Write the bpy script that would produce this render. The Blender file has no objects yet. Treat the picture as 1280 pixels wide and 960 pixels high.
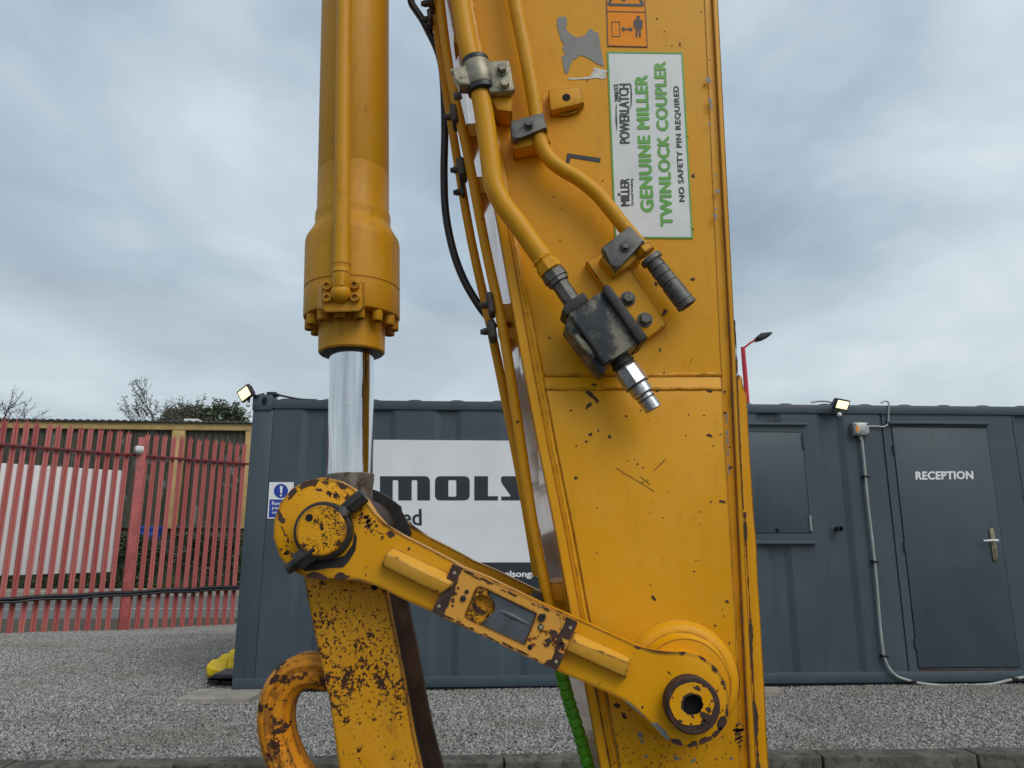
import bpy, bmesh, math, random
from mathutils import Vector, Matrix
from mathutils.geometry import tessellate_polygon

R = math.radians
SC = bpy.context.scene
COL = SC.collection
# ------------------------------------------------------------------ camera
F, PITCH, ZC = 892.0, R(12.1), 1.32      # focal length in photo pixels, tilt, eye height over the gravel
cam_d = bpy.data.cameras.new('camera'); cam = bpy.data.objects.new('camera', cam_d); COL.objects.link(cam)
cam.location = (0, 0, ZC); cam.rotation_euler = (R(90) + PITCH, 0, 0)
cam_d.sensor_width = 36; cam_d.lens = 36 * F / 1280; cam_d.clip_start = .05; cam_d.clip_end = 2000
SC.camera = cam
# ------------------------------------------------------------------ light
SUN_EL, SUN_AZ = R(46), R(140)           # azimuth clockwise from +Y
sd = Vector((math.sin(SUN_AZ) * math.cos(SUN_EL), math.cos(SUN_AZ) * math.cos(SUN_EL), math.sin(SUN_EL)))
sun_d = bpy.data.lights.new('sun', 'SUN'); sun_d.energy = 1.3; sun_d.angle = R(38); sun_d.color = (1, .96, .9)
sun = bpy.data.objects.new('sun', sun_d); COL.objects.link(sun)
sun.location = sd * 30; sun.rotation_euler = (-sd).to_track_quat('-Z', 'Y').to_euler()
W = bpy.data.worlds.new('World'); SC.world = W; W.use_nodes = True
SKY_OFF = (2.2, 6.6)
def build_world():
    nt = W.node_tree; nt.nodes.clear(); N = nt.nodes.new; L = nt.links.new
    out = N('ShaderNodeOutputWorld'); bg = N('ShaderNodeBackground'); bg.inputs['Strength'].default_value = .1
    sky = N('ShaderNodeTexSky'); sky.sky_type = 'NISHITA'; sky.sun_disc = False
    sky.sun_elevation = SUN_EL; sky.sun_rotation = SUN_AZ; sky.air_density = 1.2; sky.dust_density = 2
    tc = N('ShaderNodeTexCoord'); sep = N('ShaderNodeSeparateXYZ'); L(tc.outputs['Generated'], sep.inputs[0])
    def m(op, a, b=None, c=None):
        n = N('ShaderNodeMath'); n.operation = op
        for i, x in enumerate((a, b, c)):
            if x is None: continue
            if isinstance(x, (int, float)): n.inputs[i].default_value = x
            else: L(x, n.inputs[i])
        return n.outputs[0]
    za = m('ABSOLUTE', sep.outputs[2]); den = m('ADD', za, .16)
    cb = N('ShaderNodeCombineXYZ')
    L(m('ADD', m('DIVIDE', sep.outputs[0], den), SKY_OFF[0]), cb.inputs[0]); L(m('ADD', m('DIVIDE', sep.outputs[1], den), SKY_OFF[1]), cb.inputs[1])
    def noise(sc, det, ro, dist):
        n = N('ShaderNodeTexNoise'); n.inputs['Scale'].default_value = sc; n.inputs['Detail'].default_value = det
        n.inputs['Roughness'].default_value = ro; n.inputs['Distortion'].default_value = dist
        L(cb.outputs[0], n.inputs['Vector']); return n.outputs[0]
    v = m('ADD', m('MULTIPLY', noise(.55, 5, .5, .6), .85), m('MULTIPLY', noise(2.0, 5, .55, .4), .2))
    ramp = N('ShaderNodeValToRGB'); cr = ramp.color_ramp
    cr.elements[0].position = .40; cr.elements[0].color = (2.45, 3.2, 4.0, 1)
    cr.elements[1].position = .64; cr.elements[1].color = (6.6, 7.3, 7.8, 1)
    e = cr.elements.new(.51); e.color = (3.9, 4.85, 5.7, 1)
    L(v, ramp.inputs[0])
    hz = N('ShaderNodeMapRange'); hz.interpolation_type = 'SMOOTHSTEP'
    L(za, hz.inputs['Value']); hz.inputs['From Min'].default_value = .02; hz.inputs['From Max'].default_value = .5
    hz.inputs['To Min'].default_value = .62; hz.inputs['To Max'].default_value = 0
    mx = N('ShaderNodeMixRGB'); L(hz.outputs[0], mx.inputs[0]); L(ramp.outputs[0], mx.inputs[1]); mx.inputs[2].default_value = (6.2, 6.8, 7.0, 1)
    m2 = N('ShaderNodeMixRGB'); m2.inputs[0].default_value = .92; L(sky.outputs[0], m2.inputs[1]); L(mx.outputs[0], m2.inputs[2])
    L(m2.outputs[0], bg.inputs['Color']); L(bg.outputs[0], out.inputs[0])
build_world()
SC.view_settings.view_transform = 'Standard'; SC.view_settings.look = 'None'
SC.view_settings.exposure = 0.17; SC.view_settings.gamma = 1

# ------------------------------------------------------------------ projection of a photo point onto a real plane
class Frame:
    """A local frame standing in the place: x along the plane, y away from the viewer, z up."""
    def __init__(s, O, yaw=0):
        s.O = Vector(O); s.yaw = yaw
        s.e = Vector((math.cos(yaw), math.sin(yaw), 0)); s.n = Vector((-math.sin(yaw), math.cos(yaw), 0))
    def P(s, u, v, y=0.0):
        w = v - 480
        r = Vector((u - 640, F * math.cos(PITCH) + w * math.sin(PITCH), F * math.sin(PITCH) - w * math.cos(PITCH)))
        C = Vector((0, 0, ZC))
        t = (y - s.n.dot(C - s.O)) / s.n.dot(r)
        p = C + t * r
        return Vector((s.e.dot(p - s.O), y, p.z - s.O.z))
    def X(s, pts, y=0.0):
        return [(q.x, q.z) for q in (s.P(u, v, y) for u, v in pts)]
    def scale(s, u, v, y=0.0):                      # metres per photo pixel there
        return abs(s.P(u + 1, v, y).x - s.P(u, v, y).x)
def ground_pt(u, v, z=0.0):
    w = v - 480
    r = Vector((u - 640, F * math.cos(PITCH) + w * math.sin(PITCH), F * math.sin(PITCH) - w * math.cos(PITCH)))
    t = (z - ZC) / r.z
    return Vector((0, 0, ZC)) + t * r

# ------------------------------------------------------------------ materials
class NT:
    def __init__(s, name):
        s.m = bpy.data.materials.new(name); s.m.use_nodes = True
        s.t = s.m.node_tree; s.b = s.t.nodes['Principled BSDF']; s.L = s.t.links.new
        s.tc = s.N('ShaderNodeTexCoord')
    def N(s, ty): return s.t.nodes.new(ty)
    def put(s, sock, x):
        if hasattr(x, 'is_linked'): s.L(x, sock)
        elif isinstance(x, (int, float)) and sock.type == 'RGBA': sock.default_value = (x, x, x, 1)
        elif isinstance(x, (tuple, list)) and len(x) == 3 and sock.type == 'RGBA': sock.default_value = (*x, 1)
        else: sock.default_value = x
    def math(s, op, a, b=None, c=None, clamp=False):
        n = s.N('ShaderNodeMath'); n.operation = op; n.use_clamp = clamp
        for i, x in enumerate((a, b, c)):
            if x is not None: s.put(n.inputs[i], x)
        return n.outputs[0]
    def noise(s, scale, det=4, ro=.55, dist=0, vec=None, stretch=None):
        n = s.N('ShaderNodeTexNoise'); n.inputs['Scale'].default_value = scale; n.inputs['Detail'].default_value = det
        n.inputs['Roughness'].default_value = ro; n.inputs['Distortion'].default_value = dist
        v = vec or s.tc.outputs['Object']
        if stretch:
            mp = s.N('ShaderNodeMapping'); mp.inputs['Scale'].default_value = stretch; s.L(v, mp.inputs['Vector']); v = mp.outputs[0]
        s.L(v, n.inputs['Vector']); return n.outputs[0]
    def step(s, v, a, b, lo=0., hi=1.):
        n = s.N('ShaderNodeMapRange'); n.interpolation_type = 'SMOOTHSTEP'
        s.put(n.inputs['Value'], v); s.put(n.inputs['From Min'], a); s.put(n.inputs['From Max'], b)
        s.put(n.inputs['To Min'], lo); s.put(n.inputs['To Max'], hi); return n.outputs[0]
    def mix(s, f, a, b):
        n = s.N('ShaderNodeMixRGB'); s.put(n.inputs[0], f); s.put(n.inputs[1], a); s.put(n.inputs[2], b); return n.outputs[0]
    def edge(s, rad=.005, samples=4):               # 0 on flats, rising on worn edges
        bv = s.N('ShaderNodeBevel'); bv.samples = samples; bv.inputs['Radius'].default_value = rad
        g = s.N('ShaderNodeNewGeometry'); d = s.N('ShaderNodeVectorMath'); d.operation = 'DOT_PRODUCT'
        s.L(bv.outputs[0], d.inputs[0]); s.L(g.outputs['True Normal'], d.inputs[1])
        return s.math('SUBTRACT', 1.0, d.outputs['Value'])
    def bump(s, h, dist=.001, strength=1.):
        b = s.N('ShaderNodeBump'); b.inputs['Distance'].default_value = dist; b.inputs['Strength'].default_value = strength
        s.L(h, b.inputs['Height']); s.L(b.outputs[0], s.b.inputs['Normal'])
    def set(s, **k):
        for a, x in k.items(): s.put(s.b.inputs[{'col': 'Base Color', 'ro': 'Roughness', 'me': 'Metallic', 'spec': 'Specular IOR Level',
            'coat': 'Coat Weight', 'coatro': 'Coat Roughness', 'em': 'Emission Color', 'es': 'Emission Strength'}[a]], x)
        return s.m

def plain(name, col, ro=.5, me=0., var=.12, sc=8., bump=0., spec=.5, grime=None):
    t = NT(name); n = t.noise(sc, 5, .6)
    c = t.mix(t.step(n, .3, .7), tuple(x * (1 - var) for x in col), tuple(min(1, x * (1 + var)) for x in col))
    if grime:
        g = t.noise(grime[0], 8, .7)
        c = t.mix(t.step(g, grime[1], grime[1] + .14, 0, grime[3] if len(grime) > 3 else .85), c, grime[2])
    t.set(col=c, ro=t.step(n, .2, .8, ro * .85, min(1, ro * 1.15)), me=me, spec=spec)
    if bump: t.bump(t.noise(sc * 12, 4, .6), bump)
    return t.m

YEL = (.72, .322, .0015)
def paint(name, base=YEL, thr=.70, lo=5., lo_amp=.5, hi=70., edge=.5, ro=.36, coat=.0, grime=.25, chip=((.028, .016, .012), (.085, .03, .012)), rad=.007, fine=0.):
    t = NT(name)
    n1 = t.noise(lo, 3, .5, .4); n2 = t.noise(hi, 6, .72, .2)
    v = t.math('ADD', n2, t.math('MULTIPLY', t.math('SUBTRACT', n1, .5), lo_amp))
    chipm = t.step(v, thr, thr + .02)
    if fine:
        n5 = t.noise(hi * 3.6, 4, .65)
        v2 = t.math('ADD', n5, t.math('MULTIPLY', t.math('SUBTRACT', n1, .5), lo_amp * .9))
        chipm = t.math('MAXIMUM', chipm, t.step(v2, fine, fine + .02))
    if edge:
        e = t.math('MULTIPLY', t.edge(rad), 5.)
        e = t.math('ADD', e, t.math('MULTIPLY', t.math('SUBTRACT', t.noise(30, 6, .72), .5), 1.7))
        chipm = t.math('MAXIMUM', chipm, t.step(e, .66 - edge * .6, .69 - edge * .6))
    big = t.noise(2.1, 3, .5); fade = t.noise(14, 6, .65)
    c = t.mix(t.step(big, .3, .7), tuple(x * .93 for x in base), base)
    c = t.mix(t.step(fade, .42, .75, 0, .42), c, (base[0] * .98, base[1] * 1.12, base[2] + .035))
    streak = t.noise(9, 6, .7, .3, stretch=(3.2, 3.2, .55)); dirt = t.noise(55, 6, .75)
    gm = t.math('MULTIPLY', t.step(streak, .48, .78), t.step(dirt, .38, .68))
    c = t.mix(t.math('MULTIPLY', gm, grime), c, (.11, .062, .02))
    speck = t.step(t.noise(190, 3, .6), .75, .80, 0, .5)
    c = t.mix(speck, c, (.10, .045, .012))
    cc = t.mix(t.noise(40, 4, .6), chip[0], chip[1])
    c = t.mix(chipm, c, cc)
    t.set(col=c, ro=t.mix(chipm, t.step(fade, .2, .8, ro * .85, ro * 1.2), .78), spec=.27, coat=coat, coatro=.07)
    h = t.math('ADD', t.math('MULTIPLY', chipm, -.5), t.math('MULTIPLY', t.noise(26, 3, .5), .55))
    t.bump(h, .0011, .8)
    return t.m

M = {}
M['yellow'] = paint('yellow_paint', thr=.70, edge=.46, grime=.3, ro=.45)
M['stick'] = paint('yellow_side_paint', thr=.735, lo_amp=.35, edge=.37, ro=.42, grime=.3)
M['gloss'] = paint('yellow_front_paint_polished', thr=.75, edge=.3, ro=.22, coat=1., grime=.3)
M['pipe'] = paint('yellow_pipe_paint', base=(.66, .30, .004), thr=.70, edge=0, grime=.5, hi=60, ro=.45)
M['barrel'] = paint('yellow_barrel_paint', base=(.60, .275, .006), thr=.72, edge=.2, grime=.65, lo=7, ro=.48)
M['link'] = paint('yellow_link_paint', thr=.69, lo=7, lo_amp=.55, edge=.70, grime=.36, hi=60, rad=.010)
M['cap'] = paint('yellow_cap_worn', thr=.60, lo=16, lo_amp=.6, hi=85, edge=.56, grime=.3, fine=.585)
M['worn'] = paint('yellow_heavily_worn', base=(.66, .29, .005), thr=.625, lo=5.2, lo_amp=.66, hi=44, edge=.68, grime=.6, ro=.5, fine=.60, rad=.01)
M['orange'] = paint('orange_eye_paint', base=(.74, .265, .005), thr=.565, lo=10, lo_amp=.75, hi=26, edge=.75, ro=.5, grime=.5, rad=.014)
M['plate'] = paint('pale_orange_plate_paint', base=(.72, .34, .055), thr=.63, lo=9, lo_amp=.7, hi=42, edge=.56, grime=.3, chip=((.05, .018, .01), (.26, .07, .012)))
M['bar'] = paint('pale_yellow_bar_paint', base=(.72, .36, .04), thr=.66, hi=55, edge=.58, grime=.25)
M['rust'] = plain('dark_rust', (.055, .026, .018), .75, 0, .45, 30, .0006, grime=(60, .62, (.2, .07, .02)))
M['rustside'] = plain('rusty_brown_steel', (.05, .022, .01), .65, 0, .5, 14, .0006, grime=(24, .56, (.16, .075, .012)))
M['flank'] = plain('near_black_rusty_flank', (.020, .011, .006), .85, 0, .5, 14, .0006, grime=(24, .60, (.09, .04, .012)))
M['grease'] = plain('black_grease', (.016, .013, .011), .35, 0, .4, 30, .0016)
M['iron'] = plain('blackened_iron', (.032, .030, .028), .5, .35, .35, 40, .0005)
M['clip'] = plain('brown_grey_clip_steel', (.085, .075, .062), .55, .4, .35, 40, .0005)
M['steel'] = plain('weathered_zinc', (.33, .30, .22), .48, .55, .3, 22, .0005, grime=(45, .56, (.09, .07, .045)))
M['collar'] = plain('scuffed_rusty_collar', (.20, .17, .14), .5, .4, .4, 25, .0006, grime=(35, .5, (.06, .03, .016), .9))
M['darksteel'] = plain('grey_dirty_steel', (.135, .132, .122), .52, .5, .35, 35, .0006, grime=(70, .52, (.03, .026, .02)))
M['valve'] = plain('dusty_black_valve_steel', (.036, .038, .042), .5, .3, .3, 14, .0005, grime=(15, .41, (.27, .24, .175), .75))
M['rubber'] = plain('black_rubber', (.012, .013, .017), .42, 0, .2, 20)
M['black'] = plain('black_plastic', (.014, .015, .017), .38, 0, .2, 20)
M['plastic'] = plain('worn_dark_grey_plastic', (.075, .085, .10), .45, 0, .3, 12, .0004, grime=(50, .58, (.10, .10, .10), .5))
M['green'] = plain('green_spiral_plastic', (.085, .32, .015), .38, 0, .18, 25, grime=(40, .58, (.05, .12, .012)))
M['hole'] = plain('dark_hole', (.006, .005, .004), .9)
M['bare'] = plain('bare_grey_primer', (.20, .195, .18), .55, .2, .15, 25)
M['pale_bare'] = plain('scuffed_pale_metal', (.45, .44, .40), .5, .3, .25, 60)
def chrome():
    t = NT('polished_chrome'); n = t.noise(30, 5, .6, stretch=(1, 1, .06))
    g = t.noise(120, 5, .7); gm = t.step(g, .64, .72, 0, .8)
    t.set(col=t.mix(gm, t.mix(n, (.30, .32, .35), (.93, .94, .95)), (.10, .06, .03)), me=t.math('SUBTRACT', 1., gm), ro=t.step(n, .3, .7, .05, .16))  # dark and bright streaks in the colour stand in for reflections; brown is grime
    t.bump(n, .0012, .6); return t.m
M['chrome'] = chrome()
M['zinc'] = plain('scratched_plated_steel', (.62, .63, .64), .22, .9, .2, 30, .0006, grime=(45, .62, (.02, .018, .016)))
M['decal_white'] = plain('white_vinyl', (.66, .67, .66), .35, 0, .06, 10, grime=(30, .62, (.42, .40, .34), .5))
M['decal_green'] = plain('green_print', (.10, .34, .035), .4, 0, .08, 20, grime=(70, .66, (.5, .55, .45), .8))
M['decal_black'] = plain('black_print', (.016, .017, .02), .4, 0, .1, 20, grime=(70, .68, (.35, .35, .34), .8))
M['decal_orange'] = plain('orange_vinyl', (.86, .27, .001), .5, 0, .06, 10, spec=.2)
M['cabin'] = None
def cabin_mat():
    t = NT('slate_grey_cabin_paint'); n = t.noise(1.4, 5, .6); st = t.noise(5, 6, .7, .2, stretch=(3.5, 3.5, .22))
    c = t.mix(t.step(n, .3, .7), (.047, .068, .086), (.058, .082, .101))
    c = t.mix(t.step(st, .5, .75, 0, .55), c, (.036, .048, .055))
    c = t.mix(t.step(t.noise(30, 6, .7), .6, .75, 0, .3), c, (.10, .118, .125))
    rust = t.math('MULTIPLY', t.step(t.noise(22, 6, .75), .66, .72), t.step(t.noise(2.2, 2), .52, .62))
    c = t.mix(t.math('MULTIPLY', rust, .8), c, (.07, .034, .018))
    t.set(col=c, ro=t.step(n, .2, .8, .4, .55), spec=.45)
    t.bump(t.noise(4, 3, .5), .006, .55); return t.m
M['cabin'] = cabin_mat()
M['gap'] = plain('dark_joint_and_shadow', (.012, .014, .016), .8)
M['sign_white'] = plain('white_sign_panel', (.74, .76, .78), .4, 0, .04, 3, grime=(6, .6, (.6, .62, .63), .5))
M['sign_dark'] = plain('dark_slate_print', (.022, .029, .036), .45, 0, .1, 4)
M['sign_blue'] = plain('blue_print', (.012, .045, .33), .4, 0, .06, 8)
M['white'] = plain('white_plastic', (.74, .74, .72), .4, 0, .08, 10)
M['letter_white'] = plain('white_lettering', (.8, .8, .8), .45, 0, .03, 10)
M['conduit'] = plain('grey_conduit', (.36, .37, .355), .45, .1, .15, 6)
M['galv'] = plain('galvanised_box', (.40, .40, .385), .4, .6, .25, 25)
M['brass'] = plain('worn_brass_plate', (.25, .215, .14), .45, .5, .2, 25)
M['red'] = plain('faded_red_paint', (.41, .10, .092), .5, 0, .2, 5, grime=(14, .6, (.30, .09, .075), .6))
def varied_red():
    t = NT('faded_red_pale_paint'); oi = t.N('ShaderNodeObjectInfo'); g = t.N('ShaderNodeNewGeometry'); pos = g.outputs['Position']
    c = t.mix(oi.outputs['Random'], (.40, .092, .085), (.54, .17, .15))
    c = t.mix(t.step(t.noise(3, 6, .7, .3, vec=pos, stretch=(3, 3, .5)), .5, .75, 0, .5), c, (.50, .20, .17))
    c = t.mix(t.step(t.noise(26, 6, .75, vec=pos), .66, .72, 0, .8), c, (.10, .045, .03))
    t.set(col=c, ro=.6); return t.m
M['red_pale'] = varied_red()
M['red_dark'] = plain('deep_red_paint', (.13, .010, .018), .5, 0, .2, 5)
M['lamp_red'] = plain('bright_red_pole_paint', (.52, .012, .03), .4, 0, .1, 5)
M['cream'] = plain('tan_steel_frame', (.50, .34, .13), .55, 0, .12, 3, grime=(9, .62, (.33, .23, .10), .5))
M['brick'] = plain('tan_brickwork', (.24, .15, .085), .8, 0, .25, 20)
M['blue'] = plain('blue_plastic_bin', (.012, .05, .30), .45, 0, .1, 8)
M['ylw'] = plain('yellow_plastic', (.90, .60, .008), .42, 0, .1, 12, grime=(30, .62, (.40, .27, .02), .6))
def clad():
    t = NT('dark_cladding_sheet'); n = t.noise(1.1, 5, .6); sheet = t.noise(3.2, 2, .4, stretch=(1.6, 1.6, .12)); blot = t.noise(2.6, 6, .72)
    c = t.mix(t.step(n, .3, .7), (.040, .040, .026), (.062, .058, .036))
    m = t.math('MULTIPLY', t.step(sheet, .5, .56), t.step(blot, .52, .60))
    c = t.mix(t.math('MULTIPLY', m, .75), c, (.20, .215, .20)); t.set(col=c, ro=.6); return t.m
M['clad'] = clad()
M['roofsheet'] = plain('dark_roof_sheet', (.06, .058, .055), .7, 0, .2, 4)
def lit(name, col, s):
    t = NT(name); t.set(col=(.9, .85, .7), em=col, es=s); return t.m
M['lit'] = lit('lit_lamp_glass', (1, .78, .38), 1.4)
M['concrete'] = plain('pale_concrete', (.30, .27, .225), .85, 0, .2, 6, .002, grime=(18, .55, (.17, .15, .12), .7))
M['kerb'] = plain('mossy_kerb_concrete', (.10, .092, .074), .9, 0, .45, 5, .004, grime=(16, .48, (.035, .035, .026), .85))
def asphalt(name, c0, c1, sc=160):
    t = NT(name); n = t.noise(sc, 3, .7); b = t.noise(.8, 4, .6)
    t.set(col=t.mix(b, t.mix(n, c0, c1), tuple(x * .8 for x in c1)), ro=.85); t.bump(n, .004); return t.m
M['asphalt'] = asphalt('asphalt', (.035, .034, .034), (.075, .073, .07))
M['road'] = asphalt('road_asphalt', (.12, .12, .115), (.17, .168, .16), 20)
M['road_line'] = plain('worn_white_line', (.5, .5, .48), .7)
M['earth'] = asphalt('earth_and_grass', (.045, .042, .022), (.10, .082, .05), 9)
def gravel_bed():
    t = NT('gravel_bed'); v = t.N('ShaderNodeTexVoronoi'); v.inputs['Scale'].default_value = 42; t.L(t.tc.outputs['Object'], v.inputs['Vector'])
    c = t.mix(t.noise(70, 2), (.07, .068, .066), (.26, .255, .25)); c = t.mix(t.step(v.outputs['Distance'], .3, .75), c, (.025, .024, .022))
    t.set(col=c, ro=.9); t.bump(v.outputs['Distance'], .012, .8); return t.m
M['gravelbed'] = gravel_bed()
def stone():
    t = NT('gravel_stone'); oi = t.N('ShaderNodeObjectInfo'); r = t.N('ShaderNodeValToRGB'); cr = r.color_ramp
    cr.elements[0].color = (.115, .111, .106, 1); cr.elements[1].color = (.52, .50, .47, 1); cr.elements[1].position = 1
    e = cr.elements.new(.45); e.color = (.262, .255, .242, 1); e = cr.elements.new(.85); e.color = (.36, .345, .32, 1)
    t.L(oi.outputs['Random'], r.inputs[0])
    g = t.N('ShaderNodeNewGeometry'); patch = t.noise(.7, 5, .65, vec=g.outputs['Position'])
    c = t.mix(t.step(patch, .45, .66, 0, .5), r.outputs[0], (.165, .14, .105))
    t.set(col=c, ro=.85); return t.m
M['stone'] = stone()
M['leaf'] = plain('dark_evergreen_leaf', (.075, .095, .045), .6, 0, .5, 3)
M['leaf_pale'] = plain('olive_leaf', (.10, .105, .06), .6, 0, .5, 3)
M['hedge'] = plain('hedge_leaf', (.042, .058, .022), .6, 0, .6, 4)
M['bark'] = plain('grey_bark', (.085, .07, .055), .9, 0, .3, 4)
# ------------------------------------------------------------------ mesh helpers
def finish(bm, name, mat, parent=None, smooth=35, kind=None, label=None):
    bmesh.ops.recalc_face_normals(bm, faces=bm.faces)
    me = bpy.data.meshes.new(name); bm.to_mesh(me); bm.free()
    if smooth:
        me.polygons.foreach_set('use_smooth', [True] * len(me.polygons)); me.set_sharp_from_angle(angle=R(smooth))
    me.materials.append(M[mat] if isinstance(mat, str) else mat)
    o = bpy.data.objects.new(name, me); COL.objects.link(o)
    if parent: o.parent = parent
    if kind: o['kind'] = kind
    if label: o['label'] = label
    return o
def thing(name, label, cat, loc=(0, 0, 0), rz=0, group=None):
    o = bpy.data.objects.new(name, None); COL.objects.link(o); o.empty_display_size = .1
    o.location = loc; o.rotation_euler = (0, 0, rz); o['label'] = label; o['category'] = cat
    if group: o['group'] = group
    return o
def tag(o, label, cat, group=None):
    o['label'] = label; o['category'] = cat
    if group: o['group'] = group
    return o
def copy_part(o, parent, M4=None):
    c = o.copy(); COL.objects.link(c); c.parent = parent
    if M4 is not None: c.matrix_basis = M4
    return c
def prism(bm, near, far=None, y0=0., y1=.01, bevel=0., seg=2, bevel_far=False):
    """near / far: same-length outlines [(x, z)] at depths y0 and y1, joined into a solid."""
    far = far or near; n = len(near)
    a = [bm.verts.new((x, y0, z)) for x, z in near]; b = [bm.verts.new((x, y1, z)) for x, z in far]
    f0 = bm.faces.new(a); f1 = bm.faces.new(b[::-1])
    for i in range(n): bm.faces.new((a[i], b[i], b[(i + 1) % n], a[(i + 1) % n]))
    if bevel:
        es = list(f0.edges) + (list(f1.edges) if bevel_far else [])
        bmesh.ops.bevel(bm, geom=es, offset=bevel, segments=seg, profile=.5, affect='EDGES', clamp_overlap=True)
    return bm
def box(bm, x0, x1, y0, y1, z0, z1, bevel=0., seg=2, mat4=None):
    r = bmesh.ops.create_cube(bm, size=1); vs = r['verts']
    for v in vs: v.co = Vector(((x0 + x1) / 2 + v.co.x * (x1 - x0), (y0 + y1) / 2 + v.co.y * (y1 - y0), (z0 + z1) / 2 + v.co.z * (z1 - z0)))
    if mat4 is not None: bmesh.ops.transform(bm, matrix=mat4, verts=vs)
    if bevel:
        es = {e for v in vs for e in v.link_edges}
        bmesh.ops.bevel(bm, geom=list(es), offset=bevel, segments=seg, profile=.5, affect='EDGES', clamp_overlap=True)
    return bm
def basis(d):
    d = Vector(d).normalized(); a = Vector((0, 0, 1)) if abs(d.z) < .9 else Vector((1, 0, 0))
    u = d.cross(a).normalized(); return u, d.cross(u).normalized(), d
def lathe(bm, p0, d, prof, n=32, cap=True, phase=0.):
    """prof: [(t along d, radius)]"""
    u, w, d = basis(d); p0 = Vector(p0); rings = []
    for t, r in prof:
        rings.append([bm.verts.new(p0 + d * t + (u * math.cos(2 * math.pi * k / n + phase) + w * math.sin(2 * math.pi * k / n + phase)) * max(r, 1e-5)) for k in range(n)])
    for A, B in zip(rings, rings[1:]):
        for k in range(n): bm.faces.new((A[k], A[(k + 1) % n], B[(k + 1) % n], B[k]))
    if cap: bm.faces.new(rings[0][::-1]); bm.faces.new(rings[-1])
    return bm
def smooth_path(pts, sub=6):
    pts = [Vector(p) for p in pts]; out = []
    for i in range(len(pts) - 1):
        p0 = pts[max(i - 1, 0)]; p1 = pts[i]; p2 = pts[i + 1]; p3 = pts[min(i + 2, len(pts) - 1)]
        for k in range(sub):
            t = k / sub
            out.append(.5 * ((2 * p1) + (-p0 + p2) * t + (2 * p0 - 5 * p1 + 4 * p2 - p3) * t * t + (-p0 + 3 * p1 - 3 * p2 + p3) * t ** 3))
    out.append(pts[-1]); return out
def tube(bm, pts, r, n=14, cap=True, shape=None):
    """r: radius or list; shape(k-angle) -> (a, b) multiplies the cross section."""
    pts = [Vector(p) for p in pts]; up = None; rings = []
    for i, p in enumerate(pts):
        t = (pts[min(i + 1, len(pts) - 1)] - pts[max(i - 1, 0)]).normalized()
        if up is None: up = basis(t)[0]
        up = (up - t * up.dot(t)).normalized(); w = t.cross(up)
        rr = r[i] if isinstance(r, (list, tuple)) else r
        rings.append([bm.verts.new(p + (up * math.cos(2 * math.pi * k / n) + w * math.sin(2 * math.pi * k / n)) * rr) for k in range(n)])
    for A, B in zip(rings, rings[1:]):
        for k in range(n): bm.faces.new((A[k], A[(k + 1) % n], B[(k + 1) % n], B[k]))
    if cap: bm.faces.new(rings[0][::-1]); bm.faces.new(rings[-1])
    return bm
def flat(bm, loops, fn):
    """fill 2-D outlines (outer loop, then holes) and place each point with fn(a, b)."""
    flatp = [p for l in loops for p in l]
    vs = [bm.verts.new(fn(*p)) for p in flatp]
    for t in tessellate_polygon([[Vector((a, b, 0)) for a, b in l] for l in loops]):
        try: bm.faces.new([vs[i] for i in t])
        except ValueError: pass
    return bm
def round_poly(pts, rad, seg=5):
    """pts [(x,y)] with a corner radius each (number or list)."""
    out = []; n = len(pts)
    for i in range(n):
        r = rad[i] if isinstance(rad, (list, tuple)) else rad
        p = Vector(pts[i]); a = Vector(pts[i - 1]) - p; b = Vector(pts[(i + 1) % n]) - p
        r = min(r, a.length * .48, b.length * .48)
        if r <= 0: out.append(tuple(p)); continue
        q0 = p + a.normalized() * r; q1 = p + b.normalized() * r
        for k in range(seg + 1):
            t = k / seg; q = q0 * (1 - t) ** 2 + p * 2 * t * (1 - t) + q1 * t * t; out.append(tuple(q))
    return out
def circle(cx, cy, r, n=28): return [(cx + r * math.cos(2 * math.pi * k / n), cy + r * math.sin(2 * math.pi * k / n)) for k in range(n)]
def text2d(body, bold=0., spacing=1.):
    """outline text as 2-D triangles in the unit box"""
    cu = bpy.data.curves.new('lettering', 'FONT'); cu.body = body; cu.offset = bold; cu.space_character = spacing; cu.resolution_u = 3
    o = bpy.data.objects.new('lettering_source', cu); COL.objects.link(o)
    dg = bpy.context.evaluated_depsgraph_get(); ev = o.evaluated_get(dg); me = ev.to_mesh()
    vs = [(v.co.x, v.co.y) for v in me.vertices]; fs = [tuple(p.vertices) for p in me.polygons]
    ev.to_mesh_clear(); bpy.data.objects.remove(o); bpy.data.curves.remove(cu)
    x0 = min(v[0] for v in vs); x1 = max(v[0] for v in vs); y0 = min(v[1] for v in vs); y1 = max(v[1] for v in vs)
    return [((a - x0) / (x1 - x0), (b - y0) / (y1 - y0)) for a, b in vs], fs
def text(bm, body, BL, BR, TL, bold=0., spacing=1., heavy=0.):
    BL, BR, TL = Vector(BL), Vector(BR), Vector(TL); vs, fs = text2d(body, bold, spacing)
    e = (TL - BL) * heavy; ex_ = (BR - BL).normalized() * e.length; nrm = (BR - BL).cross(TL - BL).normalized() * .00004
    shifts = [(0, 0)] if not heavy else [(0, 0), (1, .3), (-1, -.3), (.3, -1), (-.3, 1)]
    for k, (p, q) in enumerate(shifts):
        bv = [bm.verts.new(BL + (BR - BL) * a + (TL - BL) * b + ex_ * p + e * q * .6 + nrm * k) for a, b in vs]
        for f in fs:
            try: bm.faces.new([bv[i] for i in f])
            except ValueError: pass
    return bm
rnd = random.Random(7)
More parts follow.
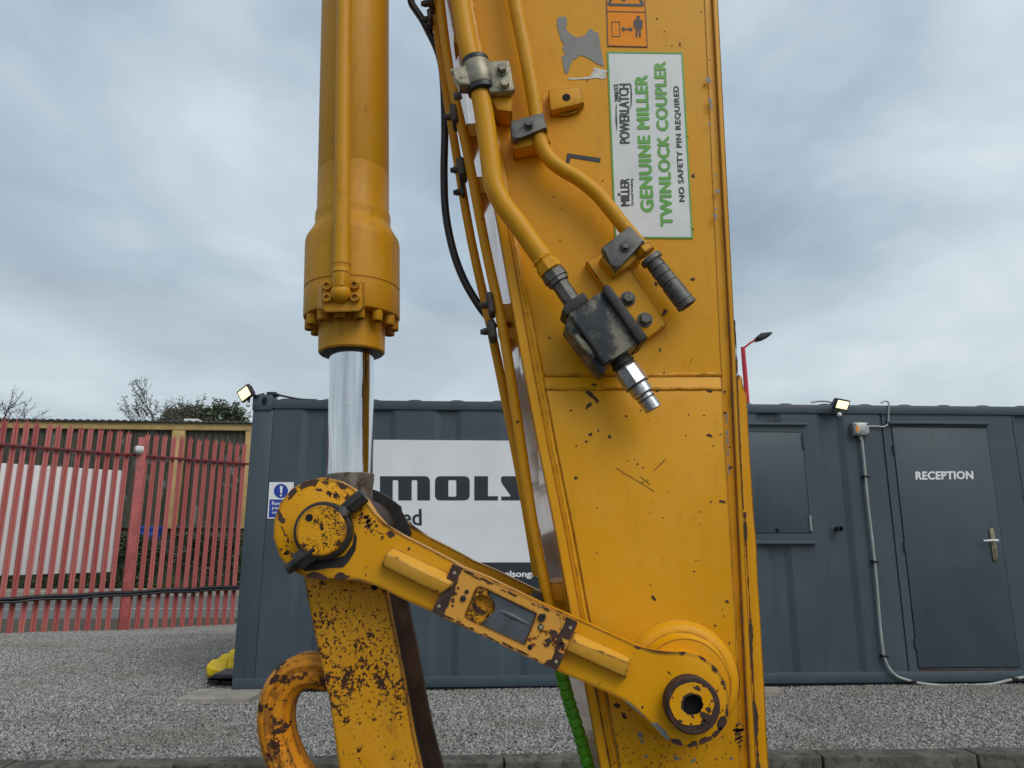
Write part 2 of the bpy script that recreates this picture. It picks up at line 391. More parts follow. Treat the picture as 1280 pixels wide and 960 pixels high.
def blob(cx, cy, r, n=9, j=.45, ang=0., asp=1.):
    out = []
    for k in range(n):
        a = 2 * math.pi * k / n; q = r * (1 + rnd.uniform(-j, j)); x, y = q * math.cos(a) * asp, q * math.sin(a)
        out.append((cx + x * math.cos(ang) - y * math.sin(ang), cy + x * math.sin(ang) + y * math.cos(ang)))
    return out

def inside(p, poly):
    x, y_ = p; c = False; j = len(poly) - 1
    for i in range(len(poly)):
        (x0, v0), (x1, v1) = poly[i], poly[j]
        if (v0 > y_) != (v1 > y_) and x < (x1 - x0) * (y_ - v0) / (v1 - v0) + x0: c = not c
        j = i
    return c
def clip_blob(pts, poly, cx, cy):
    if not inside((cx, cy), poly): return None
    out = []
    for p in pts:
        t = 1.
        while t > .05 and not inside((cx + (p[0] - cx) * t, cy + (p[1] - cy) * t), poly): t *= .8
        out.append((cx + (p[0] - cx) * t, cy + (p[1] - cy) * t))
    return out
# ================================================================== THE EXCAVATOR ARM
EX = Frame((0, 1.5, -.13))
P, X = EX.P, EX.X
ex = thing('excavator', 'yellow excavator arm with hanging hydraulic cylinder, chipped link and rusty pins, filling the foreground', 'excavator', EX.O)
NB = lambda: bmesh.new()
def zc(u, v, y): return P(u, v, y)
def lerp_line(pts, v):
    for (x0, v0), (x1, v1) in zip(pts, pts[1:]):
        if v <= v1 or (x1, v1) == pts[-1]: return x0 + (x1 - x0) * (v - v0) / (v1 - v0)
LEFT = [(569, 0), (619, 265), (628.5, 320), (650.5, 440), (673.5, 560), (696, 672), (713, 766), (731, 854), (750, 955)]
CRACK = [(890, 0), (913, 440), (917, 540), (931.5, 860), (936.5, 960)]
SEAM = [(897.5, 0), (919.5, 440), (923.5, 540), (940, 860), (945.5, 960)]
PLR = [(880, 0), (900, 440), (905, 540), (918.5, 760), (923, 885), (926, 960)]
TOP, BOT = -420, 1160
def side(line, vs, dx=0): return [(lerp_line(line, v) + dx, v) for v in vs]
VS = [TOP, 0, 265, 440, 560, 672, 766, 854, 955, BOT]
def strip(l0, d0, l1, d1, va, vb):
    vs = [va] + [v for v in VS if va < v < vb] + [vb]
    return side(l0, vs, d0) + side(l1, vs, d1)[::-1]
# box of the dipper: front (left) face slants so that its far edge stands out
near = X(strip(LEFT, 0, SEAM, 0, TOP, BOT), .013)
nl = len(near) // 2
zs = [P(0, v, 0).z for v in (870, 180)]
def shift(z): return -.016 - (.038 - .016) * (z - zs[0]) / (zs[1] - zs[0])
far = [(x + shift(z), z) if i < nl else (x, z) for i, (x, z) in enumerate(near)]
bm = NB(); prism(bm, near, far, .013, .26)
dipper = finish(bm, 'dipper_arm', 'stick', ex)
bm = NB(); prism(bm, [near[i] for i in range(nl)], [far[i] for i in range(nl)], .03, .25) if False else None
vsn = [bm.verts.new((x - .0015, .020, z)) for x, z in near[:nl]]; vsf = [bm.verts.new((x - .0015, .258, z)) for x, z in far[:nl]]
vsb = [bm.verts.new((x + .006, .020, z)) for x, z in near[:nl]]; vsg = [bm.verts.new((x + .006, .258, z)) for x, z in far[:nl]]
for i in range(nl - 1):
    bm.faces.new((vsn[i], vsf[i], vsf[i + 1], vsn[i + 1])); bm.faces.new((vsb[i], vsb[i + 1], vsg[i + 1], vsg[i])); bm.faces.new((vsn[i], vsn[i + 1], vsb[i + 1], vsb[i]))
finish(bm, 'front_plate', 'gloss', dipper, smooth=0)
def sub(name, mat, bm, parent=None, **k): return finish(bm, name, mat, parent or ex, **k)
bm = NB(); prism(bm, X(strip(LEFT, 0, LEFT, 12.5, TOP, BOT), -.003), None, -.003, .02, .003); sub('edge_flange', 'stick', bm, dipper)
bm = NB(); prism(bm, X(strip(CRACK, 1.2, SEAM, 0, TOP, BOT), .004), None, .004, .02, .002); sub('edge_flange', 'stick', bm, dipper)
bm = NB(); prism(bm, X(strip(PLR, 0, CRACK, 0, TOP, BOT), .0122), None, .0122, .02, .0005); sub('edge_flange', 'stick', bm, dipper)
# welds along both sides of the recessed plate
def bead(l0, d0, va, vb, r, y):
    pts = []; v = va
    while v <= vb: pts.append(P(lerp_line(l0, v) + d0 + rnd.uniform(-.5, .5), v, y)); v += 14
    bm = NB(); tube(bm, pts, r, 8); return bm
sub('weld_bead', 'stick', bead(LEFT, 17, TOP, BOT, .0125, .0095), dipper)
sub('weld_bead', 'stick', bead(PLR, -1, 492, BOT, .004, .0115), dipper)
# thick lower plate with the sloped upper lip
lo_n = X(side(LEFT, [489, 560, 672, 766, 854, 955, BOT], 22.5) + side(PLR, [489, 560, 672, 766, 854, 955, BOT], 0)[::-1], -.004)
lo_f = X(side(LEFT, [469, 560, 672, 766, 854, 955, BOT], 22.5) + side(PLR, [469, 560, 672, 766, 854, 955, BOT], 0)[::-1], .0125)
bm = NB(); prism(bm, lo_n, lo_f, -.004, .0125, .0012, 1); sub('lower_side_plate', 'stick', bm, dipper)
bm = NB(); pts = [P(u, 469 + rnd.uniform(-.8, .8), .0135) for u in range(682, 904, 11)]; tube(bm, pts, .0055, 8); sub('weld_bead', 'stick', bm, dipper)
bm = NB(); pts = [P(u, 486 + rnd.uniform(-.6, .6), -.002) for u in range(682, 908, 11)]; tube(bm, pts, .0045, 8); sub('weld_bead', 'stick', bm, dipper)
# rear plate standing out on the right, and the rusty seam in front of it
SIL = [(928, 484), (933, 492), (935.5, 540), (942.5, 640), (945, 675), (955, 860), (961, 960)]
v2 = [492, 540, 580, 640, 675, 720, 780, 860, 900, 960, BOT]
rear = X([(924, 468), (927.5, 472), (928.5, 484)] + [(lerp_line(SIL, v) + rnd.uniform(-.6, .6), v) for v in v2] + side(SEAM, v2, -4)[::-1], .016)
bm = NB(); prism(bm, rear, None, .016, .26, .0015); sub('rear_plate', 'stick', bm, dipper)
def ragged(line, va, vb, w, y, step=7, dx=0.):
    a = []; b = []; v = va
    g = .5; q = .5
    while v <= vb:
        c = lerp_line(line, v) + dx; g = min(1.3, max(.04, g + rnd.uniform(-.3, .3) + (.4 - g) * .06)); q = min(1.3, max(.1, q + rnd.uniform(-.35, .35)))
        a.append((c - w * g, v)); b.append((c + w * g * q, v)); v += 3.2
    return X(a + b[::-1], y)
for line, va, vb, w, y, dx in ((CRACK, 380, BOT, 1.0, .0022, 0), (SEAM, 400, 640, 1.3, .0145, 1.2), (SEAM, 640, BOT, 3.0, .0145, 2.6), (CRACK, 0, 380, .5, .0022, 0),
                               (LEFT, 850, BOT, 1.2, -.0055, 13), (LEFT, 850, BOT, 1.0, -.0055, 25)):
    bm = NB(); prism(bm, ragged(line, va, vb, w, y, dx=dx), None, y, y + .002); sub('rusty_seam', 'rust', bm, dipper, smooth=0)
# chips knocked out of the side plate (each an uneven patch a fraction of a millimetre proud)
def chips(name, spots, y, mat, parent):
    bm = NB()
    for u, v, r, asp, ang in spots:
        pl = X(blob(u, v, r, 10, .4, ang, asp), y)
        prism(bm, pl, None, y, y + .0009)
    return finish(bm, name, mat, parent, smooth=0, kind='stuff')
SP = [(738, 492, 2.6, 2.4, .9), (745, 499, 2.2, 2.2, .8), (736, 506, 2.4, 2., -.9), (743, 481, 1.5, 2.5, -.1), (733, 510, 1.3, 1, 0), (733, 491, 1.2, 1, 0), (738, 543, 2.4, 1, 0), (748, 538, 1.4, 1, 0),
      (762, 546, 1.6, 1.4, .6), (733, 552, 1.2, 1.4, .3), (713.5, 513, 1.4, 1, 0), (720, 558, .9, 1, 0), (720, 597, 1.9, 1.2, .1), (804, 584, 1.0, 1, 0), (822, 488, 1.6, 1.6, -.1), (887, 488, 2.2, 1.5, -.1),
      (906, 490, 1.7, 1, 0), (906, 516, 1.9, 1, .6), (887, 544, 2.1, 1.7, .1), (912, 559, 1.3, 1, 0), (913, 585, 2.2, 1.4, -.3), (903, 627, 2.3, 1.8, .1), (797, 580, 1.2, 1, 0), (803, 603, .9, 1, 0),
      (817, 747, 1.8, 2.2, .9), (909, 752, 2.3, 1, 0), (894, 782, 1.5, 1, 0), (912, 804, 1.5, 1, 0), (826, 789, 1.6, 1, 0), (905, 770, .9, 1, 0), (771, 882, 3.2, 1.4, .3), (780, 895, 3., 1.6, .9), (787, 888, 1.4, 1, 0),
      (830, 466, 1.3, 1, .4), (825, 437, 1.4, 2., 1.3), (864, 450, .7, 5., -.9), (861, 518, .9, 1, 0), (880, 519, .9, 1.3, .2), (892, 557, .9, 1, 0), (889, 627, 1.1, 1, 0), (783, 520, .9, 2, .1), (801, 513, 1., 1.3, 0)]
for k in range(38):
    SP.append((rnd.uniform(715, 905), rnd.triangular(495, 770, 640), rnd.uniform(.35, .8), rnd.uniform(1, 2), rnd.uniform(0, 3)))
chips('chipped_paint', SP, -.0048, 'rust', dipper)
bm = NB()
for (a, b, w) in (((770, 585), (818, 614), .45), ((817, 589), (832, 574), .7), ((800, 595), (813, 606), .35)):
    A = Vector(a); B = Vector(b); n = Vector((-(B - A).y, (B - A).x)).normalized()
    lp = [A + (B - A) * (k / 8) + n * w * rnd.uniform(.2, 1) for k in range(9)] + [A + (B - A) * (k / 8) - n * w * rnd.uniform(.2, 1) for k in range(8, -1, -1)]
    prism(bm, X([tuple(q) for q in lp], -.0048), None, -.0048, -.0038)
sub('scratch', 'rust', bm, dipper, smooth=0)
UP = [(867, 220, 2.2, 1, 0), (821, 83 - 60, 1.2, 1, 0), (850, 55, 1., 3, 1.5), (850, 245, 1.6, 1, 0), (676, 124, 1.7, 1, 0), (674, 135, 1.3, 1, 0), (830, 392, 2.4, 1.6, -.9), (820, 355, 1.6, 2., .9), (866, 349, 1.8, 1.5, .1),
      (832, 388, 1.4, 2, .6), (887, 75, 1., 1, 0), (692, 246, 1., 1, 0), (687, 422, 1.2, 1, 0), (668, 80, .8, 1, 0), (700, 300, .9, 1, 0), (760, 400, 1, 1, 0), (866, 286, .9, 2, .6), (840, 57, .8, 1, 0)]
for k in range(16): UP.append((rnd.uniform(690, 882), rnd.uniform(10, 455), rnd.uniform(.35, .8), rnd.uniform(1, 2), rnd.uniform(0, 3)))
chips('chipped_paint', UP, .0120, 'rust', dipper)
SCR = [(886, 100, 3.2, 1, .4), (888, 126, 2.6, 1.3, 1), (889, 133, 2.2, 1, .2), (887, 155, 2., 1, 0), (895, 219, 1.5, 1, 0), (897, 239, 2.4, 1.4, .4), (894, 270, 2.4, 1.6, 1.3), (895, 261, 1.6, 1, 0)]
chips('scuffed_paint', SCR, .0022, 'bare', dipper)
G2 = [(908 + (v - 520) * .045, v, rnd.uniform(.9, 1.8), rnd.uniform(2, 4), 1.5) for v in (520, 527, 541, 553, 566, 583, 590)] + [(845, 936 - 18, 2.4, 1.8, .8), (800, 919, 2.6, 1.6, .9), (846, 948, 2.4, 1.6, 0.5), (867, 950, 2.2, 2, -.6), (808, 946, 2.2, 1, 0), (914, 948, 2, 1, .9), (803, 927, 2, 1.2, .9)]
chips('scuffed_paint', G2, -.0047, 'bare', dipper)
HV = [(rnd.gauss(928, 2.6), rnd.triangular(900, 935, 912), rnd.uniform(.5, 1.6), 1.4, rnd.uniform(0, 3)) for k in range(60)]
chips('chipped_paint', [(u - 4, v, r, a, g) for u, v, r, a, g in HV], -.0046, 'rust', dipper)
chips('chipped_paint', [(rnd.uniform(760, 915), rnd.triangular(900, 990, 960), rnd.uniform(.4, .95), 1.3, rnd.uniform(0, 3)) for k in range(150)], -.0047, 'rust', dipper)
# ring boss welded round the bottom pin
c = P(852, 851, -.01); s = EX.scale(848, 862, 0)
bm = NB(); lathe(bm, (c.x, -.002, c.z), (0, -1, 0), [(0, .1165), (.002, .114), (.007, .1095), (.014, .1065), (.018, .102), (.020, .096), (.0205, .092), (.025, .089), (.031, .086), (.05, .084)], 64)
sub('pin_boss', 'stick', bm, dipper)
# square lug with a threaded hole
lug = X([(685.6, 112), (725.5, 107.5), (730, 128), (688.5, 138.5)], -.014)
bm = NB(); prism(bm, lug, None, -.014, .012, .0025); lg = sub('threaded_lug', 'yellow', bm)
c = P(708, 121.5, -.015); bm = NB(); lathe(bm, (c.x, -.013, c.z), (0, -1, 0), [(0, .0095), (.0018, .0095)], 20); sub('threaded_hole', 'hole', bm, lg)
bm = NB(); tube(bm, smooth_path([P(690, 139, .008), P(697, 143, .008), P(712, 142.5, .008), P(723, 138, .008), P(729, 131, .008)], 5), .004, 8); sub('weld_bead', 'yellow', bm, lg)
# old sticker torn away: bare grey patch
gp = [(697, 22), (702, 20.5), (708, 21), (709, 28), (707.5, 36), (713, 42), (721, 47), (731, 44.5), (738, 35), (741, 38), (748, 42), (751, 61), (755, 83), (747, 80), (739.5, 75), (732, 71), (725.5, 69), (716, 75), (712, 84), (710, 92.5),
      (705.5, 90), (704, 80), (702, 70), (707, 68), (703, 60), (705, 55), (701, 49), (700, 44.5), (697, 36), (696, 28)]
bm = NB(); flat(bm, [X(gp, .0119)], lambda a, b: (a, .0119, b)); sub('torn_sticker_patch', 'bare', bm, label='bare grey patch where a sticker has torn away')
gp2 = [(710, 99.6), (711, 97), (720, 97.5), (737, 95.5), (742, 89), (743, 84), (750, 86), (760.6, 88.5), (757, 92), (758, 97), (753, 99), (746, 97), (738, 98.5), (724, 99.2)]
bm = NB(); flat(bm, [X(gp2, .0119)], lambda a, b: (a, .0119, b)); sub('torn_sticker_patch', 'pale_bare', bm)
# dark number mark
bm = NB(); flat(bm, [X([(709, 191.5), (751, 197.5), (750, 203), (713.5, 197), (711.5, 204), (707, 203.5)], .0119)], lambda a, b: (a, .0119, b)); sub('number_mark', 'decal_black', bm, label='dark sticker numeral lying on its side')
# ---- big white coupler sticker
Y0 = .0118
def onplate(u, v, y=Y0): return P(u, v, y)
st_o = [(758.7, 64.2), (853.6, 65.5), (866.4, 298.2), (768.5, 297.5)]
bm = NB(); prism(bm, X(st_o, Y0), None, Y0, Y0 + .0006); sticker = sub('coupler_sticker', 'decal_white', bm, label='white and green coupler sticker with sideways lettering', smooth=0)
def inset(q, d):
    c = (sum(a for a, b in q) / 4, sum(b for a, b in q) / 4)
    return [(u + (d if u < c[0] else -d), v + (d if v < c[1] else -d)) for u, v in q]
y = Y0 - .0007
bm = NB(); flat(bm, [X(st_o, y), X(inset(st_o, 2.0), y)], lambda a, b: (a, y, b)); sub('green_border', 'decal_green', bm, sticker, smooth=0)
def vtext(body, b0, t0, b1, bold, mat, spacing=1., heavy=.045, yy=None):
    yy = yy or Y0 - .0008
    bm = NB(); text(bm, body, P(*b0, yy), P(*b1, yy), P(*t0, yy), bold, spacing, heavy); return sub('lettering', mat, bm, sticker, smooth=0)
vtext('GENUINE MILLER', (817, 264), (801.5, 264.3), (808.8, 94.5), 0, 'decal_green', 1.08, .085)
vtext('TWINLOCK COUPLER', (841, 282), (826.5, 282.3), (831.6, 77.5), 0, 'decal_green', 1.08, .085)
vtext('NO SAFETY PIN REQUIRED', (857.2, 251.5), (849.3, 251.8), (849.4, 107.5), 0, 'decal_black', 1.1, .06)
vtext('POWERLATCH', (787.2, 178.8), (775.0, 179), (785.8, 104.8), 0, 'decal_black', 1., .045)
vtext('TWINLOCK', (774.0, 127), (768.6, 127.2), (772.4, 104.5), 0, 'decal_black', 1., .04)
vtext('MILLER', (787.0, 257), (776.5, 257.3), (786.0, 223), 0, 'decal_black', 1., .05)
vtext('Ground breaking', (793.2, 257), (788.6, 257.2), (792.0, 223), 0, 'decal_black', 1., .02)
bm = NB(); flat(bm, [X([(771, 165), (769.3, 150), (769.6, 133), (771, 129), (770.8, 140), (771.6, 153)], y)], lambda a, b: (a, y, b))
flat(bm, [X([(785, 103.5), (789, 105), (790.2, 118), (789.5, 131), (787.8, 138), (788.3, 128), (788.4, 115), (787.5, 107)], y)], lambda a, b: (a, y, b))
flat(bm, [X([(775.5, 245), (772, 244), (772.5, 241), (775.5, 242)], y)], lambda a, b: (a, y, b))
finish(bm, 'swoosh_mark', 'decal_black', sticker, smooth=0, kind='stuff')
# ---- orange keep-clear sticker
wo = [(756.5, -46), (804, -46), (809.8, 58.8), (759.5, 57.6)]
bm = NB(); prism(bm, X(wo, Y0), None, Y0, Y0 + .0006); warn = sub('warning_sticker', 'decal_orange', bm, label='orange keep-clear warning sticker with pictograms', smooth=0)
def outline(loops_px, mat='decal_black', yy=None, par=None):
    yy = yy or y; bm = NB(); flat(bm, [X(l, yy) for l in loops_px], lambda a, b: (a, yy, b)); return bm
def mark(name, loops, parent=None): return sub(name, 'decal_black', outline(loops), parent or warn, smooth=0)
mark('border_line', [wo, inset(wo, 1.0)])
mark('border_line', [[(758.5, 13.6), (807, 14.6), (807, 15.6), (758.5, 14.6)]])
tri_o = round_poly([(757.5, 7.2), (782, -38), (807, 8.2)], 6); tri_i = round_poly([(763, 4.0), (782, -30), (801.5, 4.8)], 3)
mark('warning_triangle', [tri_o, tri_i])
mark('warning_symbol', [[(776, 1), (777.5, -3), (781, -2), (784, -6), (788, -3.5), (786, 0), (784, -2.5), (781, 1.5), (778, 0.5)]])
sq = [(764.3, 26.8), (774.8, 27), (775.2, 46), (764.7, 45.8)]
mark('square_outline', [sq, inset(sq, .8)])
mark('double_arrow', [[(776.3, 36.3), (780.5, 32.8), (780.3, 35.4), (787, 35.6), (786.8, 33), (791.2, 36.8), (787.2, 40.4), (787.1, 37.6), (780.4, 37.4), (780.6, 40)]])
man = [(793, 24.3), (802.2, 24.5), (803.4, 26.5), (803.2, 35.5), (801.6, 35.5), (801.4, 28), (801.0, 46.5), (798.8, 46.5), (798.2, 36), (797.3, 36), (796.8, 46.5), (794.6, 46.4), (794.4, 28), (793.6, 35.2), (792, 35.2), (792, 26.3)]
mark('standing_figure', [man]); mark('figure_head', [circle(797.8, 21.6, 2.3, 14)])

# ---- bolts
def hexbolt(u, v, rpx, y, h, parent, mat='darksteel', washer=True):
    c = P(u, v, y - h); r = rpx * EX.scale(u, v, y)
    bm = NB()
    if washer: lathe(bm, (c.x, y + .002, c.z), (0, -1, 0), [(0, r * 1.28), (.004, r * 1.28), (.0045, r * 1.2)], 20)
    lathe(bm, (c.x, y - .0015, c.z), (0, -1, 0), [(0, r), (h * .8, r), (h, r * .8)], 6, phase=rnd.uniform(0, 1))
    lathe(bm, (c.x, y - h * .9, c.z), (0, -1, 0), [(0, r * .6), (h * .16, r * .55)], 14)
    return sub('bolt', mat, bm, parent, smooth=30)
def cyl(bm, a, b, r0, r1=None, n=20):
    a = Vector(a); b = Vector(b); r1 = r0 if r1 is None else r1
    return lathe(bm, a, b - a, [(0, r0), ((b - a).length, r1)], n)
# ---- upper hydraulic pipes on the side of the dipper
yp = -.052
big = [P(556, -120, yp), P(575, 0, yp), P(586, 62, yp), P(602, 125, yp), P(611, 187, yp), P(616, 225, yp), P(622, 243, yp), P(632, 260, yp), P(648, 281, yp), P(670, 312, yp), P(681, 327, yp)]
bm = NB(); tube(bm, smooth_path(big, 5), .0222, 20); p1 = sub('hydraulic_pipe', 'pipe', bm, label='thickest yellow pipe running into the valve block')
d1 = (P(705, 363, yp) - P(670, 312, yp)).normalized(); a = P(678, 323, yp)
bm = NB(); lathe(bm, a, d1, [(0, .0228), (.004, .0255), (.008, .0228), (.014, .0228), (.016, .0265), (.034, .0275), (.036, .025)], 8, phase=.3); sub('pipe_nut', 'pipe', bm, p1, smooth=25)
a2 = a + d1 * .0365
bm = NB(); lathe(bm, a2, d1, [(0, .0225), (.002, .026), (.018, .0275), (.020, .0275), (.022, .0245), (.030, .0245), (.032, .019), (.085, .019)], 8, phase=.1); sub('pipe_union', 'darksteel', bm, p1, smooth=25)
yq = -.034
p2p = [P(626, -120, yq), P(643.5, 0, yq), P(657.5, 70, yq), P(669, 135, yq), P(673, 165, yq), P(677, 182, yq), P(688, 200, yq), P(705, 213, yq), P(724, 224, yq), P(745, 241, yq), P(760, 258, yq), P(780, 283, yq), P(809, 318, yq)]
bm = NB(); tube(bm, smooth_path(p2p, 5), .0165, 18); p2 = sub('hydraulic_pipe', 'pipe', bm, label='thinner yellow pipe ending in a ribbed grey coupling')
d2 = (P(857, 380, yq) - P(809, 318, yq)).normalized(); a = P(802.5, 309.5, yq)
bm = NB(); lathe(bm, a, d2, [(0, .0205), (.002, .0225), (.016, .0225), (.018, .0205)], 6, phase=.4); sub('pipe_nut', 'yellow', bm, p2, smooth=25)
a = P(812, 321.5, yq); L2 = (P(859, 383, yq) - a).length
prof = [(0, .0225), (.003, .0245), (.012, .0245), (.013, .019)]
prof += [(.015, .0185), (.030, .0195), (.031, .0175), (.033, .0175), (.034, .0200), (.050, .0200), (.051, .0178), (.053, .0178), (.054, .0203), (.070, .0203), (.071, .018), (.0735, .018), (.0745, .021), (L2 - .014, .0215), (L2 - .013, .0195), (L2 - .0105, .0195), (L2 - .0095, .0222), (L2 - .001, .0222), (L2, .0205)]
bm = NB(); lathe(bm, a, d2, prof, 28); sub('ribbed_coupling', 'darksteel', bm, p2)
bm = NB(); lathe(bm, a + d2 * L2, d2, [(0, .017), (.0008, .017)], 20); sub('coupling_bore', 'hole', bm, p2)
# ---- twin bolt pipe clamp (silver) on the thick pipe
cu = P(598, 96, yp); dc = (P(602, 125, yp) - P(591, 75, yp)).normalized()
bm = NB(); lathe(bm, cu - dc * .030, dc, [(0, .0315), (.003, .0335), (.057, .0335), (.06, .0315)], 32)
clamp = sub('pipe_clamp', 'steel', bm, label='silver two-bolt clamp with rubber rings')
bm = NB(); prism(bm, X([(598, 77), (635, 74.5), (637, 77), (643.5, 111), (640, 114), (612, 116)], -.070), None, -.070, -.052, .004, 3); sub('clamp_flange', 'steel', bm, clamp)
bm = NB(); prism(bm, X([(565, 88), (572, 84), (585, 80), (592, 100), (588, 106), (574, 105), (569, 97)], -.075), None, -.075, -.04, .004, 3); sub('clamp_flange', 'steel', bm, clamp)
for q in (-.036, .036):
    bm = NB(); lathe(bm, cu + dc * (q - .008), dc, [(0, .029), (.003, .0318), (.013, .0318), (.016, .029)], 28); sub('rubber_ring', 'rubber', bm, clamp)
bm = NB(); prism(bm, X([(611, 108), (641, 113), (640, 141), (622, 139), (613, 125)], -.045), None, -.05, .012, .002); sub('clamp_block', 'yellow', bm, clamp)
hexbolt(627.5, 83, 6.2, -.070, .014, clamp, 'steel'); hexbolt(631, 102.5, 6.2, -.070, .014, clamp, 'steel')
bm = NB(); cyl(bm, P(564, 90.5, -.062), P(577, 88, -.062), .007, .010, 10); sub('bolt', 'steel', bm, clamp)
bm = NB(); cyl(bm, P(567, 121, -.045), P(577, 119, -.045), .009, .009, 8); sub('bolt', 'darksteel', bm, clamp)
# ---- saddle clamps on the thinner pipe
def saddle(pts, back, bolt, bu):
    bm = NB(); prism(bm, X(pts, -.056), None, -.056, -.035, .005, 3); cl = sub('saddle_clamp', 'darksteel', bm)
    bm = NB(); prism(bm, X(back, -.034), None, -.036, .012, .002); sub('clamp_block', 'yellow', bm, cl)
    hexbolt(*bolt, -.056, .009, cl, 'darksteel'); return cl
saddle([(637.5, 151), (679, 139.5), (684.5, 161), (650, 169.5), (643, 176), (639, 170)], [(640, 158), (676, 150), (684, 166), (688, 178), (642, 187)], (661, 153, 5.4), 0)
saddle([(787.5, 281), (807, 301.5), (791, 316), (775, 333), (769.5, 338), (766, 329), (753.5, 314), (752.5, 309)], [(770, 296), (800, 306), (806, 316), (784, 334), (768, 345), (750, 325)], (782.5, 306, 6), 0)
# ---- mounting plate and valve block
bm = NB(); prism(bm, X([(732.5, 327.5), (752.5, 314.5), (768, 334), (786, 333), (834, 405.5), (809, 423), (770, 380)], -.012), None, -.012, .012, .002)
mp = sub('mounting_plate', 'yellow', bm)
hexbolt(786, 371, 7.6, -.012, .014, mp); hexbolt(807.5, 397.5, 7.6, -.012, .014, mp)
vb = [(711.5, 392), (751, 364), (755, 366), (799, 427), (797, 431), (772, 445), (758, 455), (754, 453)]
bm = NB(); prism(bm, X(vb, -.108), None, -.108, -.02, .004, 3); valve = sub('valve_block', 'valve', bm, label='dusty black valve block bolted to the arm')
bm = NB(); prism(bm, X([(754.5, 357), (759, 354.5), (764, 358), (808, 418), (808.5, 424), (800, 429), (796, 425), (754, 364)], -.122), None, -.122, -.02, .004, 3); sub('block_flange', 'iron', bm, valve)
bm = NB(); prism(bm, X([(702.5, 388), (706, 380), (728, 365), (733, 368), (736, 375), (712, 392), (709, 394)], -.098), None, -.098, -.03, .003); sub('block_shoulder', 'iron', bm, valve)
bm = NB(); prism(bm, X([(710, 394), (716, 400), (757, 454), (756, 466), (750, 466), (706, 408)], -.085), None, -.085, -.02, .003); sub('block_side', 'valve', bm, valve)
bm = NB(); lathe(bm, P(735, 436, -.075), P(722, 428, -.075) - P(735, 436, -.075), [(0, .017), (.01, .017), (.011, .011), (.026, .011), (.028, .009)], 8); sub('bolt', 'darksteel', bm, valve)
bm = NB(); prism(bm, X([(718, 419), (723, 417), (733, 428), (743, 440), (739, 443), (728, 434)], -.095), None, -.095, -.085, .002); sub('spring_clip', 'steel', bm, valve)
bm = NB(); lathe(bm, P(744, 446, -.085), P(737, 441, -.085) - P(744, 446, -.085), [(0, .009), (.014, .009), (.016, .006)], 8); sub('bolt', 'darksteel', bm, valve)
yc = -.07
d3 = (P(817, 511, yc) - P(779, 455, yc)).normalized(); a = P(772, 445, yc)
bm = NB(); lathe(bm, a, d3, [(0, .022), (.016, .022), (.017, .0255), (.023, .0255), (.024, .022), (.03, .022)], 24); qc = sub('coupling_collar', 'iron', bm, valve)
a = a + d3 * .0275; Lq = (P(818, 512, yc) - a).length
bm = NB(); lathe(bm, a, d3, [(0, .024), (.004, .0265), (.042, .0275), (.044, .026), (.045, .0225)], 8, phase=.2)
lathe(bm, a, d3, [(.045, .0225), (.066, .0225), (.068, .0205), (.0685, .017), (.072, .017), (.073, .0195), (.077, .0195), (.078, .0165), (.081, .0165), (.082, .0185), (Lq - .002, .0185), (Lq, .0165)], 28)
qcp = sub('quick_coupling', 'zinc', bm, label='shiny plated quick coupling with a hexagonal body', smooth=28)
bm = NB(); lathe(bm, a, d3, [(.0452, .0272), (.0462, .0272)], 24); lathe(bm, a, d3, [(.0684, .0202), (.0698, .0202)], 24); lathe(bm, a, d3, [(.0781, .0188), (.0795, .0188)], 24); sub('greasy_groove', 'grease', bm, qcp)
# ---- two thin pipes down the front of the dipper
yn, yf = .055, .15
NP = [(541, -70), (550, 0), (561, 100), (576, 162), (589, 208), (607.5, 312), (628, 407), (632, 440), (637, 477), (646, 527), (651, 560), (662.5, 635), (671, 679), (681, 730), (687, 760)]
FP = [(531, -70), (541, 0), (554, 87), (558, 105), (571, 181), (585, 275), (596, 312 + 10), (607, 380), (619, 432), (628, 475), (638, 525), (655, 610)]
def fit(pts, y):  # straight flow through the measured points
    return smooth_path([P(u, v, y) for u, v in pts], 3)
bm = NB(); tube(bm, fit([NP[0], NP[1], (562, 90), (584, 190), (607, 310), (628, 408), (648, 535), (666, 655), (690, 775)], yn), .0118, 14); tp = sub('hydraulic_pipe', 'pipe', bm, label='thin yellow pipe on the front edge reaching down to the green hose')
bm = NB(); tube(bm, fit([FP[0], FP[1], (554, 90), (570, 190), (589, 300), (613, 408), (637, 525), (657, 630), (672, 720)], yf), .0112, 14); tp2 = sub('hydraulic_pipe', 'pipe', bm, label='thin yellow pipe half hidden behind its twin on the front edge')
def standoff(u, v, dz, y0=.03, y1=.2):
    a = P(u, v, y0); bm = NB(); box(bm, a.x - .016, a.x + .04, y0 + .035, y1, a.z - dz, a.z + dz, .002); return sub('pipe_bracket', 'yellow', bm)
standoff(590, 152, .018); standoff(603, 222, .022); standoff(630, 385, .022); standoff(636, 412, .016); standoff(698, 742, .02); standoff(574, 30, .03)
def pclamp(u, v, y, hpx, wpx, tilt=0):
    s = EX.scale(u, v, y); c = P(u, v, y); bm = NB()
    box(bm, -wpx * s, wpx * s, -.022, .03, -hpx * s, hpx * s, wpx * s * .8, 3, Matrix.Translation((c.x, y, c.z)) @ Matrix.Rotation(-.16, 4, 'Y')); cl = sub('pipe_clip', 'clip', bm)
    bm = NB(); lathe(bm, (c.x - wpx * s * .6, y, c.z), (-1, 0, -.1), [(0, .0085), (.014, .0085), (.015, .0065), (.021, .0065)], 8); sub('bolt', 'clip', bm, cl); return cl
